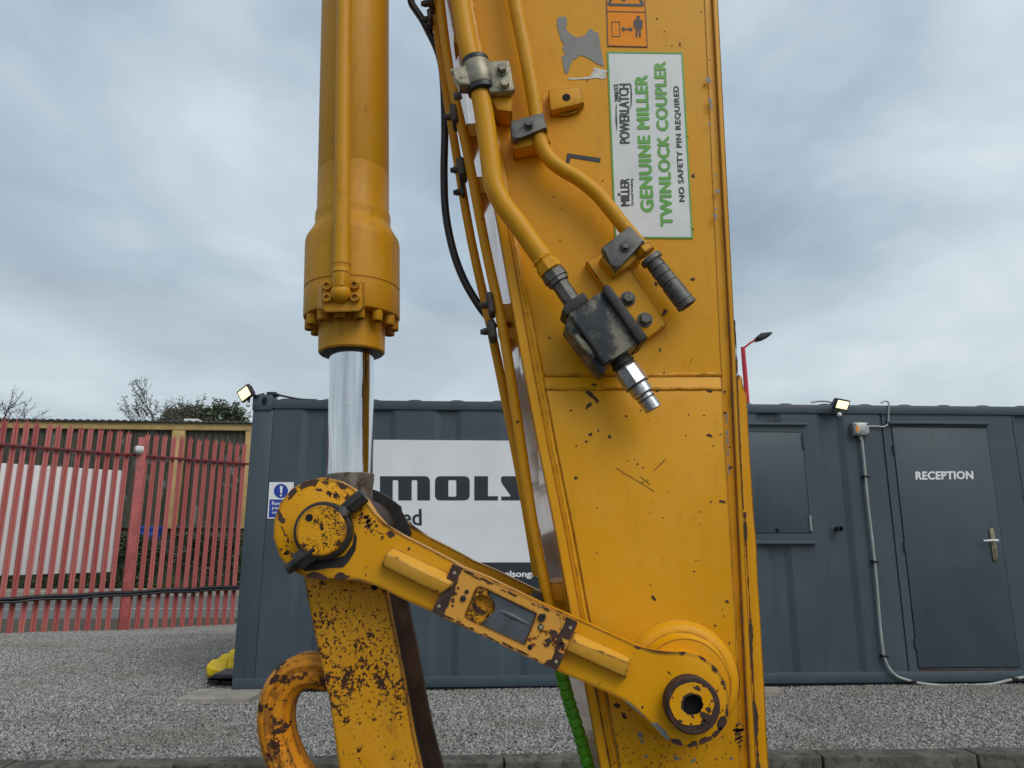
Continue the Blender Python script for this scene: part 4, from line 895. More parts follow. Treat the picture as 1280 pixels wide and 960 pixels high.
# ================================================================== THE SITE CABIN
A = CB.P; CX = CB.X
zb = A(290, 865).z; ztop = A(400, 500, 0).z; zrail = A(900, 516, 0).z; zrail2 = A(560, 845, 0).z
LEN = 9.7
cab = thing('site_cabin', 'long slate grey steel site cabin with reception door behind the arm', 'cabin', CB.O, CB.yaw)
def cp(name, mat, bm, parent=None, **k): return finish(bm, name, mat, parent or cab, **k)
def sx(u, v): return A(u, v, 0).x
bm = NB(); box(bm, .05, LEN - .05, .055, 2.42, zb + .03, ztop - .04); cp('cabin_body', 'cabin', bm)
bm = NB(); box(bm, 0, sx(338, 560) + .005, -.004, .2, zb, ztop - .10, .006); cp('corner_post', 'cabin', bm)
bm = NB(); box(bm, .0, LEN, -.006, .09, zb + .02, zrail2, .006); cp('bottom_rail', 'cabin', bm)
bm = NB(); box(bm, .03, LEN - .03, .02, 2.3, -.02, zb + .025); cp('painted_shadow_gap', 'gap', bm)  # near-black recessed box added as the shadow line under the cabin
bm = NB(); box(bm, .17, LEN, -.014, .12, zrail, ztop, .008); cp('top_rail', 'cabin', bm)
def corrugated(bm, s0, s1, z0, z1, phase, pitch=.62, out=.0, inn=.027):
    pr = [(0, out), (.36, out), (.42, inn), (.56, inn)]
    xs = []; k = math.floor((s0 - phase) / pitch) - 1
    while phase + k * pitch < s1:
        for q, yy in pr: xs.append((phase + k * pitch + q, yy))
        k += 1
    def yat(x):
        for (a, ya_), (b, yb_) in zip(xs, xs[1:]):
            if a <= x <= b: return ya_ + (yb_ - ya_) * (x - a) / max(b - a, 1e-9)
        return out
    xs = [(s0, yat(s0))] + [q for q in xs if s0 < q[0] < s1] + [(s1, yat(s1))]
    f = [(bm.verts.new((x, y_, z0)), bm.verts.new((x, y_, z1)), bm.verts.new((x, y_ + .02, z0)), bm.verts.new((x, y_ + .02, z1))) for x, y_ in xs]
    for a, b in zip(f, f[1:]):
        bm.faces.new((a[0], b[0], b[1], a[1])); bm.faces.new((a[2], a[3], b[3], b[2])); bm.faces.new((a[1], b[1], b[3], a[3])); bm.faces.new((a[0], a[2], b[2], b[0]))
    a = f[0]; bm.faces.new((a[0], a[1], a[3], a[2])); a = f[-1]; bm.faces.new((a[0], a[2], a[3], a[1])); return bm
sd0, sd1 = sx(1102, 520), sx(1264, 520)
bm = NB(); corrugated(bm, sx(338, 560) + .008, sd0 - .006, zrail2, zrail, sx(338, 560) - .09); cp('wall_panel', 'cabin', bm, smooth=20)
bm = NB(); corrugated(bm, sd1 + .006, LEN - .02, zrail2, zrail, sd1 - .35); cp('wall_panel', 'cabin', bm, smooth=20)
bm = NB(); box(bm, sd0 - .012, sd0, .012, .055, zrail2, zrail); box(bm, sd1, sd1 + .012, .004, .055, zrail2, zrail); cp('panel_joint', 'gap', bm)
# flat surround of the door, door leaf in it
d0, d1 = (sx(1115, 535) + sx(1148, 835)) / 2, (sx(1235, 534) + sx(1271, 832)) / 2
dz1, dz0 = A(1170, 534.5).z, A(1200, 834).z
def ring_panel(bm, outer, inner, y0, y1):
    flat(bm, [outer, inner], lambda a, b: (a, y0, b)); e = bmesh.ops.extrude_face_region(bm, geom=list(bm.faces)); bmesh.ops.translate(bm, vec=(0, y1 - y0, 0), verts=[q for q in e['geom'] if isinstance(q, bmesh.types.BMVert)]); return bm
def rect(x0, x1, z0, z1): return [(x0, z0), (x1, z0), (x1, z1), (x0, z1)]
bm = NB(); ring_panel(bm, rect(sd0, sd1, zrail2 + .001, zrail), rect(d0 - .008, d1 + .008, dz0 - .008, dz1 + .008), .002, .045); cp('door_surround', 'cabin', bm)
bm = NB(); box(bm, d0 - .008, d1 + .008, .035, .052, dz0 - .008, dz1 + .008); cp('door_gap', 'gap', bm)
bm = NB(); box(bm, d0, d1, -.006, .034, dz0, dz1, .003); door = cp('reception_door', 'cabin', bm)
bm = NB(); box(bm, d0 - .05, d1 + .03, -.035, .002, A(1170, 531).z, A(1170, 529).z + .012, .004); cp('drip_bar', 'cabin', bm, door)
bm = NB(); text(bm, 'RECEPTION', A(1145, 599.6, -.009), A(1216.5, 598.8, -.009), A(1144.6, 589.6, -.009), .012, 1.06, .05); cp('lettering', 'letter_white', bm, door, smooth=0)
for v in (562, 683, 805):
    z = A(1120, v).z; bm = NB(); lathe(bm, (d0 - .004, -.010, z - .045), (0, 0, 1), [(0, .011), (.044, .011), (.045, .009), (.046, .011), (.09, .011)], 10); cp('hinge', 'cabin', bm, door)
h = A(1242, 681, -.012); bm = NB(); prism(bm, round_poly([(h.x - .023, h.z - .155), (h.x + .023, h.z - .155), (h.x + .023, h.z + .155), (h.x - .023, h.z + .155)], .022), None, -.018, -.004, .004); hp_ = cp('handle', 'brass', bm, door)
z = A(1236, 675.5, -.05).z; bm = NB(); cyl(bm, (h.x + .006, -.01, z), (h.x + .006, -.06, z), .011); tube(bm, [(h.x + .02, -.055, z), (h.x - .06, -.058, z), (h.x - .125, -.055, z - .004)], [.010, .010, .008], 10); cp('lever', 'white', bm, hp_)
bm = NB(); cyl(bm, (h.x, -.019, h.z - .05), (h.x, -.021, h.z - .05), .008); cp('keyhole', 'gap', bm, hp_)
# shuttered window
w1t, w1b = sx(1006, 533), sx(1017, 676); wx1 = (w1t + w1b) / 2; wx0 = wx1 - 1.35
wz1, wz0 = A(980, 532).z, A(980, 677).z
px1 = (sx(1001, 541) + sx(1011.5, 668)) / 2; pz1, pz0 = A(970, 541).z, A(970, 666).z
bm = NB(); ring_panel(bm, rect(wx0, wx1, wz0, wz1), rect(wx0 + .07, px1 + .006, pz0 - .006, pz1 + .006), -.028, .01); shut = cp('window_shutter', 'cabin', bm)
bm = NB(); box(bm, wx0 + .07, px1 + .006, .0, .012, pz0 - .006, pz1 + .006); cp('shutter_gap', 'gap', bm, shut)
bm = NB(); box(bm, wx0 + .076, px1, -.032, -.002, pz0, pz1, .003); cp('shutter_leaf', 'cabin', bm, shut)
bm = NB(); box(bm, wx0 - .02, wx1 + .015, -.06, .01, wz1 - .004, wz1 + .02, .003); cp('drip_bar', 'cabin', bm, shut)
bm = NB(); box(bm, wx0 - .02, wx1 + .012, -.048, .01, wz0 - .022, wz0 + .003, .003); cp('sill', 'cabin', bm, shut)
for v in (552, 654):
    z = A(1005, v).z; bm = NB(); lathe(bm, (px1 + .003, -.038, z - .07), (0, 0, 1), [(0, .011), (.14, .011)], 10); cp('hinge', 'cabin' if v < 600 else 'galv', bm, shut)
q = A(972.5, 661.5, -.035); bm = NB(); lathe(bm, (q.x, -.03, q.z), (0, -1, 0), [(0, .020), (.006, .020), (.02, .016), (.022, .01)], 16); cp('knob', 'black', bm, shut)
q = A(1047.5, 661, 0); bm = NB(); lathe(bm, (q.x, .03, q.z), (0, -1, 0), [(0, .022), (.05, .022), (.06, .026), (.085, .026), (.085, .018), (.06, .016)], 18, cap=False); cp('overflow_outlet', 'black', bm)
q = A(1005, 620, .0)
# corner casting, roof ridges
ct = A(330, 493, -.02).z
bm = NB(); box(bm, -.006, sx(341, 500), -.020, .16, ztop - .105, ct, .008); cc = cp('corner_casting', 'cabin', bm)
q = A(330.5, 501.5, -.021); bm = NB(); flat(bm, [[(q.x + .024 * math.cos(a * .3), q.z + .040 * math.sin(a * .3)) for a in range(21)]], lambda a, b: (a, -.0215, b)); cp('lifting_slot', 'hole', bm, cc)
bm = NB(); prs = []; k = 0; s = .3
while s < LEN - .2:
    prism(bm, [(s - .10, ztop - .03), (s + .10, ztop - .03), (s + .065, ztop + .010), (s + .03, ztop + .017), (s - .03, ztop + .017), (s - .065, ztop + .010)], None, .03, 2.4); s += .402
cp('roof_ridge', 'cabin', bm)
bm = NB(); box(bm, .03, LEN - .03, .13, 2.40, ztop - .06, ztop - .01); cp('roof', 'cabin', bm)
# rust and wash-down stains are in the paint; a few drips of rust under the shutter head
for u0, u1, v, t in ((959, 975, 526.5, 1.6), (1150, 1272, 838, 2.6)):
    bm = NB(); n = 12; yq = .0003 if v > 800 else -.001; up_ = [(u0 + (u1 - u0) * k / n, v - t * rnd.uniform(.1, 1)) for k in range(n + 1)]; dn = [(u0 + (u1 - u0) * k / n, v + t * rnd.uniform(.1, 1)) for k in range(n, -1, -1)]
    prism(bm, CX(up_ + dn, -.0025), None, -.0025, .001); cp('rust_stain', 'rust', bm, smooth=0)

# sign on the cabin wall
sgl, sgr = sx(462.5, 600), sx(786, 600)
sg = thing('sign_board', 'white company sign with dark block letters and slate base strip on the cabin', 'sign', CB.O, CB.yaw)
def sp(name, mat, bm, parent=None, **k): return finish(bm, name, mat, parent or sg, **k)
zt_, zm, zl = A(560, 550.5).z, A(600, 703).z, A(640, 737).z
bm = NB(); box(bm, sgl, sgr, -.012, 0, zm, zt_); sp('sign_panel', 'sign_white', bm)
bm = NB(); box(bm, sgl, sgr, -.012, 0, zl, zm - .001); sp('base_strip', 'sign_dark', bm)
def G(a, b): return (460 + a / 4.8, 540 + b / 4.8)
def logo(loops):
    bm = NB(); flat(bm, [CX([G(*p) for p in l], -.0145) for l in loops], lambda a, b: (a, -.0145, b)); sp('lettering', 'sign_dark', bm, smooth=0)
logo([round_poly([(72, 265), (372, 265), (372, 410), (296, 410), (296, 288), (262, 288), (262, 410), (182, 410), (182, 288), (148, 288), (148, 410), (72, 410)], [2, 34, 1, 1, 10, 10, 1, 1, 10, 10, 1, 1])])
def Oh(x): logo([round_poly([(x, 265), (x + 208, 265), (x + 208, 410), (x, 410)], 34), round_poly([(x + 80, 288), (x + 128, 288), (x + 128, 388), (x + 80, 388)], 10)])
Oh(402)
logo([[(638, 265), (720, 265), (720, 385), (780, 385), (780, 410), (638, 410)]])
logo([round_poly([(800, 410), (800, 387), (860, 387), (798, 300), (798, 265), (960, 265), (960, 288), (886, 288), (958, 368), (958, 410)], [0, 0, 14, 20, 34, 2, 2, 12, 26, 34])])
Oh(985)
logo([round_poly([(1218, 265), (1430, 265), (1430, 410), (1350, 410), (1350, 288), (1298, 288), (1298, 410), (1218, 410)], [2, 34, 1, 1, 10, 10, 1, 1])])
bm = NB(); text(bm, 'limited', A(455.5, 657, -.0145), A(527, 656.6, -.0145), A(455.3, 636.6, -.0145), .004, 1.0, .02); sp('lettering', 'sign_dark', bm, smooth=0)
bm = NB(); text(bm, 'www.molsongroup.com', A(588, 723.6, -.0145), A(715, 723.6, -.0145), A(588, 713.4, -.0145), .01, 1.0, .03); sp('lettering', 'letter_white', bm, smooth=0)
# small blue notice
ns = thing('safety_notice', 'small blue and white mandatory notice with exclamation mark on the cabin corner', 'notice', CB.O, CB.yaw)
def npart(name, mat, loops, y_): 
    bm = NB(); flat(bm, [CX(l, y_) for l in loops], lambda a, b: (a, y_, b)); return finish(bm, name, mat, ns, smooth=0)
bm = NB(); prism(bm, CX([(336.8, 602.8), (367.2, 602.8), (365.4, 648.5), (334, 648.2)], -.006), None, -.006, .0); finish(bm, 'notice_panel', 'letter_white', ns)
npart('blue_field', 'sign_blue', [[(337, 624.3), (364.6, 624.3), (363.8, 647), (335.8, 646.6)]], -.008)
npart('blue_disc', 'sign_blue', [circle(351.2, 613.7, 8.9, 32)], -.008)
npart('exclamation_mark', 'letter_white', [[(349.8, 607.6), (353.4, 607.6), (352.4, 616.8), (350.5, 616.8)]], -.010); npart('exclamation_mark', 'letter_white', [circle(351.2, 619.4, 1.3, 12)], -.010)
for s_, v in (('Reverse', 631.5), ('parking', 637.6), ('only', 643.2)):
    w_px = 22 if len(s_) > 4 else 12
    bm = NB(); text(bm, s_, A(340, v, -.010), A(340 + w_px, v, -.010), A(340, v - 4.8, -.010), .01); finish(bm, 'lettering', 'letter_white', ns, smooth=0)

# floodlights
def floodlight(u, v, yoff, face, wpx, hpx, label, roll=0., sensor=True, arm=None, group='lit floodlights on the cabin roof edge'):
    c = A(u, v, yoff); s = CB.scale(u, v, yoff); root = thing('floodlight', label, 'floodlight', CB.O, CB.yaw, group)
    f = Vector(face).normalized(); r_ = f.cross(Vector((0, 0, 1))).normalized(); up_ = r_.cross(f).normalized()
    m = Matrix((r_, -f, up_)).transposed().to_4x4(); m = Matrix.Translation(c) @ m @ Matrix.Rotation(roll, 4, 'Y')
    w, h = wpx * s / 2, hpx * s / 2
    def part(name, mat, *b, bev=.006):
        bm = NB(); box(bm, *b, bev); bmesh.ops.transform(bm, matrix=m, verts=bm.verts); return finish(bm, name, mat, root)
    hs = part('housing', 'black', -w, w, .0, .035, -h, h)
    for k in range(5): part('cooling_fin', 'black', -w * .8 + k * w * .4 - .003, -w * .8 + k * w * .4 + .003, .03, .06, -h * .7, h * .7, bev=0)
    part('lamp_glass', 'lit_lamp_glass', -w * .80, w * .80, -.004, .004, -h * .74, h * .74, bev=.002)
    bm = NB(); q = m @ Vector((0, .05, 0)); tube(bm, [q] + [Vector(a) for a in arm], .014, 8); finish(bm, 'bracket', 'black', root)
    if sensor:
        q = m @ Vector((w * .1, .02, -h - .012)); bm = NB(); tube(bm, [q + Vector((0, 0, .02)), q + Vector((0, -.01, -.03))], .012, 8); finish(bm, 'sensor_arm', 'black', root)
        bm = NB(); bmesh.ops.create_uvsphere(bm, u_segments=14, v_segments=10, radius=.022, matrix=Matrix.Translation(q + Vector((0, -.015, -.045)))); finish(bm, 'motion_sensor', 'white' if wpx > 20 else 'black', root)
    return root
M['lit_lamp_glass'] = M['lit']
floodlight(305.5, 492, -.05, (-.42, -.80, -.30), 22, 16.5, 'lit floodlight reaching out left of the cabin corner', .42, True, [(.03, -.03, ct - .02), (.08, .03, ct + .012)])
bm = NB(); box(bm, sx(333, 492), sx(345, 492), .0, .12, ct - .002, ct + .03, .004); finish(bm, 'mounting_bracket', 'black', [o for o in COL.objects if o.name == 'floodlight'][0])
floodlight(1053, 506, -.14, (.22, -.86, -.45), 21, 13, 'lit floodlight with white motion sensor above the junction box', -.1, True, [(sx(1041, 504), -.05, ztop - .03), (sx(1041, 504), .03, ztop + .014)])
# roof cables
bm = NB(); pts = [A(u, v, .06) for u, v in ((345, 493), (356, 495.5), (368, 498), (380, 499.5), (396, 500))]; tube(bm, smooth_path(pts, 4), .010, 8)
tag(finish(bm, 'cable', 'black', None), 'black cable draped along the roof edge from the left corner', 'cable'); bpy.data.objects['cable'].location = CB.O; bpy.data.objects['cable'].rotation_euler = (0, 0, CB.yaw)
bm = NB(); pts = [A(u, v, .06) for u, v in ((1014, 503), (1022, 501.5), (1032, 501.5), (1040, 503))]; tube(bm, smooth_path(pts, 4), .010, 8)
o = tag(finish(bm, 'cable', 'conduit', None), 'short grey cable on the roof edge beside the right floodlight', 'cable'); o.location = CB.O; o.rotation_euler = (0, 0, CB.yaw)
# junction box and conduit
jb = thing('junction_box', 'grey square junction box on the cabin wall with conduit below', 'junction box', CB.O, CB.yaw)
b0, b1 = A(1067.5, 544.5, -.06), A(1085, 528.5, -.06)
bm = NB(); box(bm, b0.x, b1.x, -.075, .0, b0.z, b1.z, .008); finish(bm, 'box', 'galv', jb)
bm = NB(); box(bm, b0.x + .008, b1.x - .008, -.082, -.076, b0.z + .008, b1.z - .008, .003); finish(bm, 'lid', 'galv', jb)
for ix in (0, 1):
    for iz in (0, 1):
        bm = NB(); lathe(bm, (b0.x + .016 + ix * (b1.x - b0.x - .032), -.081, b0.z + .016 + iz * (b1.z - b0.z - .032)), (0, -1, 0), [(0, .008), (.006, .007)], 10); finish(bm, 'screw', 'black', jb)
bm = NB(); box(bm, b0.x + .02, b0.x + .04, -.0835, -.0815, b0.z + .03, b1.z - .03); finish(bm, 'yellow_label', 'decal_orange', jb)
q = A(1077, 546.5, -.05); bm = NB(); lathe(bm, (q.x, -.035, b0.z + .003), (0, 0, -1), [(0, .018), (.03, .018), (.032, .014), (.04, .014)], 14); finish(bm, 'gland', 'conduit', jb)
cd = thing('conduit', 'pale grey conduit running down the cabin wall and away along its foot', 'conduit', CB.O, CB.yaw)
cpts = [(1077, 547), (1079, 565), (1081, 585), (1084, 620), (1088, 655), (1092, 690), (1096, 730), (1100, 780), (1104, 815), (1107, 826), (1112, 836), (1121, 845), (1134, 850), (1150, 854), (1180, 857), (1210, 857), (1240, 855), (1262, 850), (1285, 846), (1330, 845)]
bm = NB(); tube(bm, smooth_path([A(u, v, -.035) for u, v in cpts], 5), .0125, 10); finish(bm, 'tube', 'conduit', cd)
for u, v in ((1083, 595.5), (1094.3, 702), (1106, 820), (1141, 852), (1268, 848.5)):
    q = A(u, v, -.035); bm = NB(); box(bm, q.x - .03, q.x + .03, -.05, -.0, q.z - .012, q.z + .012, .004); finish(bm, 'clip', 'black', cd)
bm = NB(); tube(bm, smooth_path([A(u, v, -.02) for u, v in ((1086, 533), (1096, 533), (1104, 533.5), (1109, 531), (1110.5, 525), (1110.5, 518), (1111, 508), (1110, 502.5), (1106, 501.5), (1101, 504))], 5), .008, 8)
o = tag(finish(bm, 'cable', 'conduit', None), 'thin grey cable looping from the junction box over the roof edge', 'cable'); o.location = CB.O; o.rotation_euler = (0, 0, CB.yaw)
# concrete pads, rubber block, yellow drums by the cabin corner
q = [ground_pt(u, v, .03) for u, v in ((217, 874), (312, 873.5), (322, 868), (330, 860), (250, 861))]
bm = NB(); lo = [bm.verts.new((p.x, p.y, -.05)) for p in q]; hi = [bm.verts.new((p.x, p.y, .028)) for p in q]; bm.faces.new(hi); n = len(q)
for i in range(n): bm.faces.new((lo[i], lo[(i + 1) % n], hi[(i + 1) % n], hi[i]))
tag(finish(bm, 'concrete_slab', 'concrete', smooth=0), 'flat concrete slab under the left cabin corner', 'slab')
q = [ground_pt(u, v, .02) for u, v in ((930, 866), (972, 866), (978, 860), (930, 858))]
bm = NB(); lo = [bm.verts.new((p.x, p.y, -.05)) for p in q]; hi = [bm.verts.new((p.x, p.y, .026)) for p in q]; bm.faces.new(hi); n = len(q)
for i in range(n): bm.faces.new((lo[i], lo[(i + 1) % n], hi[(i + 1) % n], hi[i]))
tag(finish(bm, 'concrete_slab', 'concrete', smooth=0), 'sliver of pale slab at the cabin foot just right of the arm', 'slab')
RB = Frame((0, 6.95, .03), 0)
rb = thing('rubber_foot', 'black rubber barrier foot on the slab beside the cabin corner', 'barrier foot', RB.O)
a, b = RB.P(264.5, 862), RB.P(300, 841)
bm = NB(); rb_o = [(a.x, .0), (a.x + .10, .0), (a.x + .105, .075), (a.x + .135, .075), (a.x + .14, 0), (a.x + .42, 0), (a.x + .42, b.z - .03), (a.x + .006, b.z - .03)]; prism(bm, rb_o, None, -.13, .16, .006)
pr_o = [(a.x + .004, b.z - .028), (a.x + .42, b.z - .028), (a.x + .42, b.z + .012), (a.x + .06, b.z + .012)]; prism(bm, pr_o, None, -.134, .16, .008); finish(bm, 'block', 'rubber', rb)
YG = 'yellow drums behind the cabin corner'
def drum(u0, v0, u1, v1, depth, rpx, label):
    f = Frame((0, depth, 0)); a = f.P(u0, v0); b = f.P(u1, v1, .12); d = (b - a).normalized(); r = rpx * f.scale(u0, v0); Ld = (b - a).length
    root = thing('plastic_drum', label, 'drum', (0, depth, 0), 0, YG)
    bm = NB(); lathe(bm, a, d, [(0, r * .35), (.004, r * .62), (.03, r * .86), (.07, r), (.15, r * 1.03), (.156, r * .95), (.176, r * .95), (.182, r * 1.03), (Ld, r * 1.03)], 9); bo = finish(bm, 'body', 'ylw', root, smooth=22)
    bm = NB(); lathe(bm, a, -d, [(-.004, r * .4), (.006, r * .36), (.012, r * .2)], 20); finish(bm, 'end_boss', 'ylw', root)
drum(260, 834, 300, 842, 7.25, 12.5, 'nearest and lowest yellow plastic drum by the cabin corner')
drum(274, 826, 310, 832, 7.75, 11, 'middle yellow plastic drum by the cabin corner')
drum(286, 819, 320, 824, 8.3, 10, 'farthest and highest yellow plastic drum by the cabin corner')
for k, (uu, vv, dd, tt) in enumerate(((262, 846, 7.25, 0), (276, 838, 7.75, 0), (288, 831, 8.3, 0))): pass

# ================================================================== PALISADE FENCE
fe = thing('palisade_fence', 'tall faded red palisade fence with pointed pales along the road', 'fence', FN.O, FN.yaw)
def pale_mesh():
    bm = NB(); prof = [(-.038, -.002, 2.985), (-.030, -.022, 2.955), (-.016, -.022, 2.935), (0, -.001, 3.02), (.016, -.022, 2.935), (.030, -.022, 2.955), (.038, -.002, 2.985)]
    rows = []
    for x, y_, zt in prof:
        rows.append([bm.verts.new((x, y_, -.30)), bm.verts.new((x, y_, 2.88)), bm.verts.new((x * 1.12, y_ - (.022 if abs(x) > .033 else 0), zt)), bm.verts.new((x, y_ + .005, -.30)), bm.verts.new((x, y_ + .005, 2.88)), bm.verts.new((x * 1.12, y_ + .005 - (.022 if abs(x) > .033 else 0), zt))])
    for a, b in zip(rows, rows[1:]):
        bm.faces.new((a[0], b[0], b[1], a[1])); bm.faces.new((a[1], b[1], b[2], a[2])); bm.faces.new((a[3], a[4], b[4], b[3])); bm.faces.new((a[4], a[5], b[5], b[4])); bm.faces.new((a[2], b[2], b[5], a[5]))
    for a in (rows[0], rows[-1]): bm.faces.new((a[0], a[1], a[4], a[3])); bm.faces.new((a[1], a[2], a[5], a[4]))
    return bm
post_t = FN.P(165, 650).x
p0 = finish(pale_mesh(), 'pale', 'red_pale', fe, smooth=0)
FT = FN.P
t_ref = FT(52, 600).x; k = -9; ts = []
while t_ref + k * .142 < 6.6: ts.append(t_ref + k * .142); k += 1
first = True
for t in ts:
    if abs(t - post_t) < .085: continue
    m = Matrix.Translation((t, rnd.uniform(-.004, .004), rnd.uniform(-.012, .012))) @ Matrix.Rotation(rnd.gauss(0, .0022), 4, 'Y')
    if first: p0.matrix_basis = m; first = False
    else: copy_part(p0, fe, m)
zr = FT(0, 556).z; zl_ = FT(0, 749).z
for z, mt in ((zr, 'red_dark'), (zl_ - .01, 'red_dark')):
    bm = NB(); box(bm, -1.4, 6.6, -.066, -.030, z - .020, z + .020, .004); bx = finish(bm, 'rail', mt, fe)
for tp_ in (post_t - 2.75, post_t, post_t + 2.75):
    bm = NB(); box(bm, tp_ - .065, tp_ + .065, -.115, -.064, -.4, 2.9, .004); box(bm, tp_ - .008, tp_ + .008, -.064, .03, -.4, 2.9); finish(bm, 'post', 'red', fe)
bm = NB(); pts = [Vector((-1.4 + k * .25, -.105 + rnd.uniform(-.004, .004), zl_ + .01 + .008 * math.sin(k * 1.9))) for k in range(33)]
tube(bm, pts, .026, 10); pts = [q + Vector((0, -.012, -.04 + rnd.uniform(-.006, .006))) for q in pts]; tube(bm, pts, .018, 8)
o = tag(finish(bm, 'cable_bundle', 'rubber'), 'thick black cable bundle strung along the foot of the red fence', 'cable'); o.location = FN.O; o.rotation_euler = (0, 0, FN.yaw)
ss = thing('security_sensor', 'small pale security sensor on the red fence post', 'sensor', FN.O, FN.yaw)
c = FT(173.5, 562, -.15); bm = NB(); box(bm, c.x - .06, c.x + .06, -.20, -.115, c.z - .03, c.z + .055, .012); finish(bm, 'housing', 'white', ss)
bm = NB(); bmesh.ops.create_uvsphere(bm, u_segments=16, v_segments=10, radius=.058, matrix=Matrix.Translation((c.x, -.16, c.z - .03))); finish(bm, 'lens_dome', 'conduit', ss)
bn = thing('banner_panel', 'large blank white panel fixed to the outside of the red fence', 'banner', FN.O, FN.yaw)
e1 = (FT(156, 591, .05).x + FT(140, 716, .05).x) / 2; zt1 = FT(60, 582.5, .05).z; zb1 = FT(60, 717.5, .05).z
bm = NB(); box(bm, -1.4, e1, .04, .05, zb1, zt1, .002); finish(bm, 'panel', 'letter_white', bn)
bm = NB(); box(bm, e1, e1 + .022, .036, .056, zb1 - .01, zt1 + .01); finish(bm, 'edge_trim', 'cream', bn)

# ================================================================== BEYOND THE FENCE
def leaves(bm, centre, rad, n, size, r=rnd, hollow=.35):
    for _ in range(n):
        while True:
            q = Vector((r.uniform(-1, 1), r.uniform(-1, 1), r.uniform(-1, 1)))
            if hollow < q.length < 1: break
        p = Vector(centre) + Vector((q.x * rad[0], q.y * rad[1], q.z * rad[2])); a = Vector((r.uniform(-1, 1), r.uniform(-1, 1), r.uniform(-1, 1))).normalized(); u, w, _d = basis(a); s = size * r.uniform(.6, 1.3)
        v = [bm.verts.new(p + u * s), bm.verts.new(p + w * s * .55), bm.verts.new(p - u * s), bm.verts.new(p - w * s * .55)]; bm.faces.new(v)
HF = Frame((-17, 21.6, -.17), R(2.5))
hg = thing('hedge', 'clipped dark green hedge between the road and the tan framed building', 'hedge', HF.O, HF.yaw)
bm = NB(); hz = HF.P(230, 669).z
for k in range(420):
    x = rnd.uniform(-2, 17); top_ = k % 3 == 0
    leaves(bm, (x, rnd.uniform(.15, 1.0) if top_ else rnd.uniform(.12, .3), hz - .13 + rnd.uniform(-.05, .05) if top_ else rnd.uniform(.15, hz - .15)), (.42, .2, .17 if top_ else .3), 110, .05, rnd, 0)
finish(bm, 'foliage', 'hedge', hg, smooth=0)
bm = NB()
for k in range(70): x = -2 + k * .27; tube(bm, [(x, .6, -.05), (x + rnd.uniform(-.1, .1), .6 + rnd.uniform(-.2, .2), .6), (x + rnd.uniform(-.2, .2), .6 + rnd.uniform(-.25, .25), hz - .25)], [.03, .02, .008], 5)
finish(bm, 'stems', 'bark', hg)
bm = NB(); box(bm, -2, 17.2, .25, .95, 0, hz - .14, .1); finish(bm, 'inner_growth', 'hedge', hg)
BF = Frame((-17.9, 25, -.2), R(4.5)); Q = BF.P
ib = thing('industrial_building', 'low industrial building of dark cladding in a tan steel frame beyond the fence', 'building', BF.O, BF.yaw)
def ip_(name, mat, bm, parent=None, **k): return finish(bm, name, mat, parent or ib, **k)
x1b = Q(314, 560).x; xl = -9.; zf1, zf0 = Q(160, 529).z, Q(160, 537.5).z; zc0 = Q(200, 657).z; x2b = x1b + 6
bm = NB(); box(bm, xl, x2b, .1, 14, 0, zf0); ip_('building_core', 'brick', bm)
def cladding(a, b):
    bm = NB(); xs = []; x = a; k = 0
    while x < b: xs.append((x, .0 if k % 4 in (0, 1) else -.05)); x += .055; k += 1
    xs.append((b, 0)); f = [(bm.verts.new((x, y_, zc0)), bm.verts.new((x, y_, zf0))) for x, y_ in xs]
    for p, q in zip(f, f[1:]): bm.faces.new((p[0], q[0], q[1], p[1]))
    return ip_('cladding_sheet', 'clad', bm, smooth=0)
cols = [Q(219.5, 600).x, Q(312, 600).x]; gap = cols[1] - cols[0]
edges = [cols[0] - 3 * gap, cols[0] - 2 * gap, cols[0] - gap, cols[0], cols[1], cols[1] + gap]
for a, b in zip(edges, edges[1:]): cladding(a, b)
for x in (cols[0], cols[1]): bm = NB(); box(bm, x - .22, x + .22, -.16, .05, zc0 - .1, zf0 - .004, .01); ip_('frame_column', 'cream', bm)
bm = NB(); box(bm, xl, x2b, -.18, .1, zf0, zf1, .01); ip_('fascia_beam', 'cream', bm)
bm = NB(); box(bm, xl, x2b, -.12, .0, zc0 - .10, zc0, .01); ip_('base_beam', 'roofsheet', bm)
bm = NB(); x = xl
while x < x2b: prism(bm, [(x, zf1 + .002), (x + .24, zf1 + .002), (x + .17, zf1 + .085), (x + .07, zf1 + .085)], None, -.28, 14); x += .25
box(bm, xl, x2b, -.28, 14, zf1 + .001, zf1 + .03); ip_('roof_sheet', 'roofsheet', bm, smooth=0)
a, b = Q(232, 531, 2), Q(247, 524, 2); bm = NB(); box(bm, a.x, b.x, 2, 3, zf1 + .03, b.z - .12, .02); v_ = ip_('roof_vent', 'galv', bm); bm = NB(); box(bm, a.x - .06, b.x + .06, 1.9, 3.1, b.z - .115, b.z, .03); ip_('vent_cap', 'white', bm, v_)
# blue bin against the building, seen over the hedge
bb = thing('storage_bin', 'blue bin against the building wall just above the hedge', 'bin', BF.O, BF.yaw)
a, b = Q(170, 668, -.9), Q(198, 658, -.9); bm = NB(); prism(bm, [(a.x + .08, 0), (b.x - .08, 0), (b.x, b.z - .12), (a.x, b.z - .12)], None, -.9, -.25, .02); finish(bm, 'body', 'blue', bb)
bm = NB(); box(bm, a.x - .03, b.x + .03, -.94, -.22, b.z - .115, b.z, .02); finish(bm, 'lid', 'blue', bb)
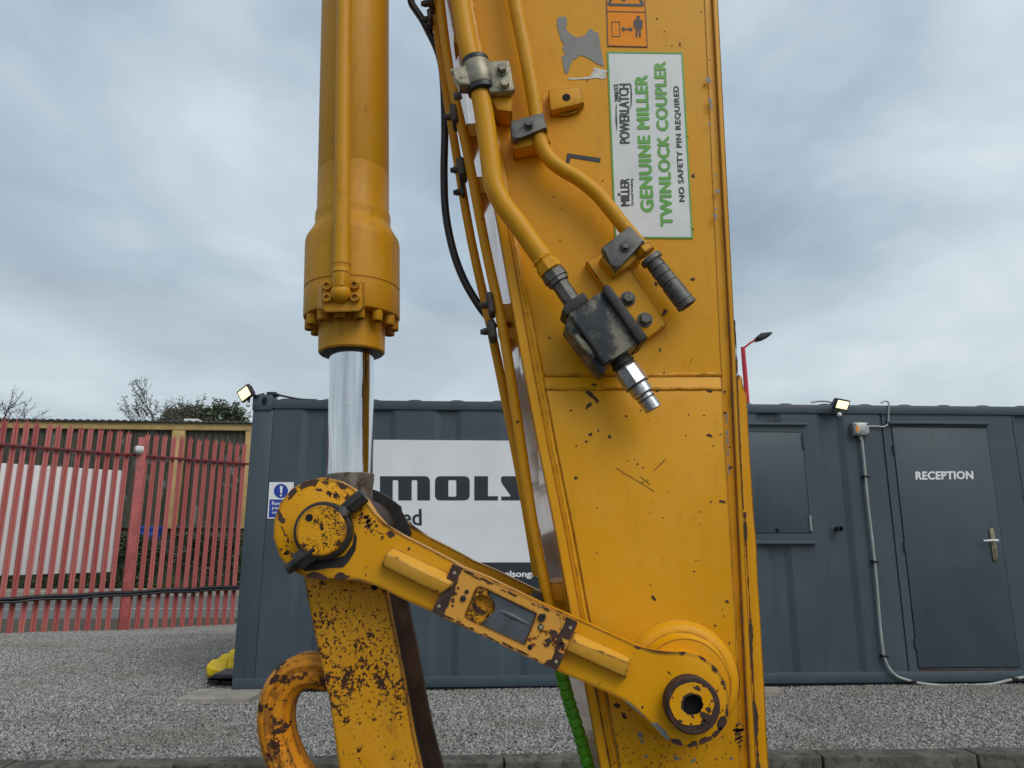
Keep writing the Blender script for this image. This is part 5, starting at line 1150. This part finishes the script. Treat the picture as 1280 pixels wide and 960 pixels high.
# trees behind the building
def limb_tree(root, base, h, r0, rng, levels=4, spread=.55, twig=.02, mat='bark', lean=0.):
    bm = NB(); tips = []
    def grow(p, d, ln, rad, lv):
        n = 3; pts = [p]; q = p.copy(); dd = d.copy()
        for k in range(n):
            dd = (dd + Vector((rng.uniform(-.16, .16), rng.uniform(-.16, .16), rng.uniform(-.02, .12)))).normalized(); q = q + dd * ln / n; pts.append(q.copy())
        tube(bm, pts, [rad, rad * .85, rad * .7, rad * .55], 5 if lv < 3 else 3, cap=False)
        if lv >= levels: tips.append(pts[-1]); return
        for k in range(rng.randint(3, 4) if lv else 6):
            t = rng.uniform(.35, 1.); b = pts[0].lerp(pts[-1], t) if lv else pts[0].lerp(pts[-1], .3 + .7 * (k + rng.random()) / 6)
            a = rng.uniform(0, 6.28); nd = (dd * (1 - spread * rng.uniform(.6, 1.1)) + Vector((math.cos(a), math.sin(a), rng.uniform(.0, .5))) * spread).normalized()
            grow(b, nd, ln * rng.uniform(.48, .68), max(rad * .5, twig), lv + 1)
        grow(pts[-1], dd, ln * .55, max(rad * .55, twig), lv + 1)
    grow(Vector(base), Vector((lean, 0, 1)), h * .5, r0, 0)
    finish(bm, 'branches', mat, root, smooth=60); return tips
def bare_tree(u, vtop, depth, label, seed, levels=4, leaf=0, r0=.16, twig=.016, spread=.5):
    f = Frame((0, depth, -.3)); c = f.P(u, vtop); rng = random.Random(seed)
    root = thing('bare_tree', label, 'tree', (c.x, depth, -.3), 0, 'trees behind the building')
    tips = limb_tree(root, (0, 0, 0), c.z * .93, r0, rng, levels, spread, twig)
    if leaf:
        bm = NB()
        for t in tips: leaves(bm, t, (.22, .22, .22), leaf, .06, rng, 0)
        finish(bm, 'foliage', 'leaf_pale', root, smooth=0)
bare_tree(226, 481, 40, 'thin half-bare tree rising above the building roof', 5, 5, 2, .15, .013, .46)
bare_tree(-24, 444, 36, 'leafless tree at the far left edge of the photo', 11, 5, 0, .2, .012, .62)
bare_tree(152, 523, 44, 'low bare bush top peeping over the roof left of the thin tree', 3, 3, 0, .08, .011, .35)
def evergreen(us, depth, label, seed, mat='leaf'):
    rng = random.Random(seed); f = Frame((0, depth, -.3)); root_c = f.P(sum(u for u, v in us) / len(us), 530)
    root = thing('evergreen_tree', label, 'tree', (root_c.x, depth, -.3), 0, 'trees behind the building')
    bm = NB(); tb = NB(); s = f.scale(250, 515)
    for u, v in us:
        p = f.P(u, v); x = p.x - root_c.x; h = p.z
        tube(tb, [(x * .3, 0, 0), (x * .7, 0, h * .4), (x, 0, h * .97)], [.22, .15, .03], 6)
        for k in range(34):
            t = rng.random(); zz = h * (.38 + .60 * t); w = (1 - t) ** .7 * 1.35 + .12; a = rng.uniform(0, 6.28)
            rr = w * rng.uniform(.35, 1.)
            leaves(bm, (x + rr * math.cos(a), rr * math.sin(a), zz), (.34, .34, .30 + .2 * rng.random()), 62, .085, rng, .1)
        for k in range(12): leaves(bm, (x + rng.uniform(-.6, .6), rng.uniform(-.3, .3), h * rng.uniform(.90, .99)), (.13, .13, .34), 30, .07, rng, 0)
    finish(bm, 'crown', mat, root, smooth=0); finish(tb, 'trunk', 'bark', root)
evergreen([(215, 514), (222, 506), (230, 511)], 42, 'leftmost dark evergreen clump above the roof', 1)
evergreen([(238, 507), (246, 506), (253, 510), (262, 509)], 43, 'middle dark evergreen clump right of the roof vent', 2)
evergreen([(274, 501), (284, 502), (294, 503.5), (303, 511)], 41, 'tallest evergreen clump, next to the cabin floodlight', 3)
evergreen([(205, 517)], 44, 'small pale shrubby tree left of the evergreen clumps', 4, 'leaf_pale')
# street lamp behind the cabin
SLF = Frame((0, 18, -.3)); S = SLF.P
b = S(931.5, 470).x
sl = thing('street_lamp', 'red street lamp post with a dark lamp head rising behind the cabin', 'street lamp', (b, 18, -.3))
def sq_(u, v): p = S(u, v); return Vector((p.x - b, 0, p.z))
t0 = sq_(928.5, 434)
bm = NB(); tube(bm, [(0.02, 0, 0), (sq_(931.5, 470).x, 0, sq_(931, 470).z), (t0.x, 0, t0.z)], [.075, .06, .055], 12); finish(bm, 'pole', 'lamp_red', sl)
bm = NB(); tube(bm, [t0 + Vector((0, 0, -.04)), sq_(938, 428.5), sq_(947, 423.5)], .026, 8); finish(bm, 'arm', 'lamp_red', sl)
bm = NB(); a, c = sq_(944.5, 424.5), sq_(964, 417.5); d = (c - a).normalized(); nn = Vector((-d.z, 0, d.x))
L_ = (c - a).length
prism(bm, [(q.x, q.z) for q in (a - nn * .05, a + nn * .04, a + d * L_ * .35 + nn * .10, a + d * L_ * .9 + nn * .045, c, a + d * L_ * .75 - nn * .05, a + d * L_ * .35 - nn * .07)], None, -.15, .15, .03, 3, True); hd = finish(bm, 'lamp_head', 'black', sl)
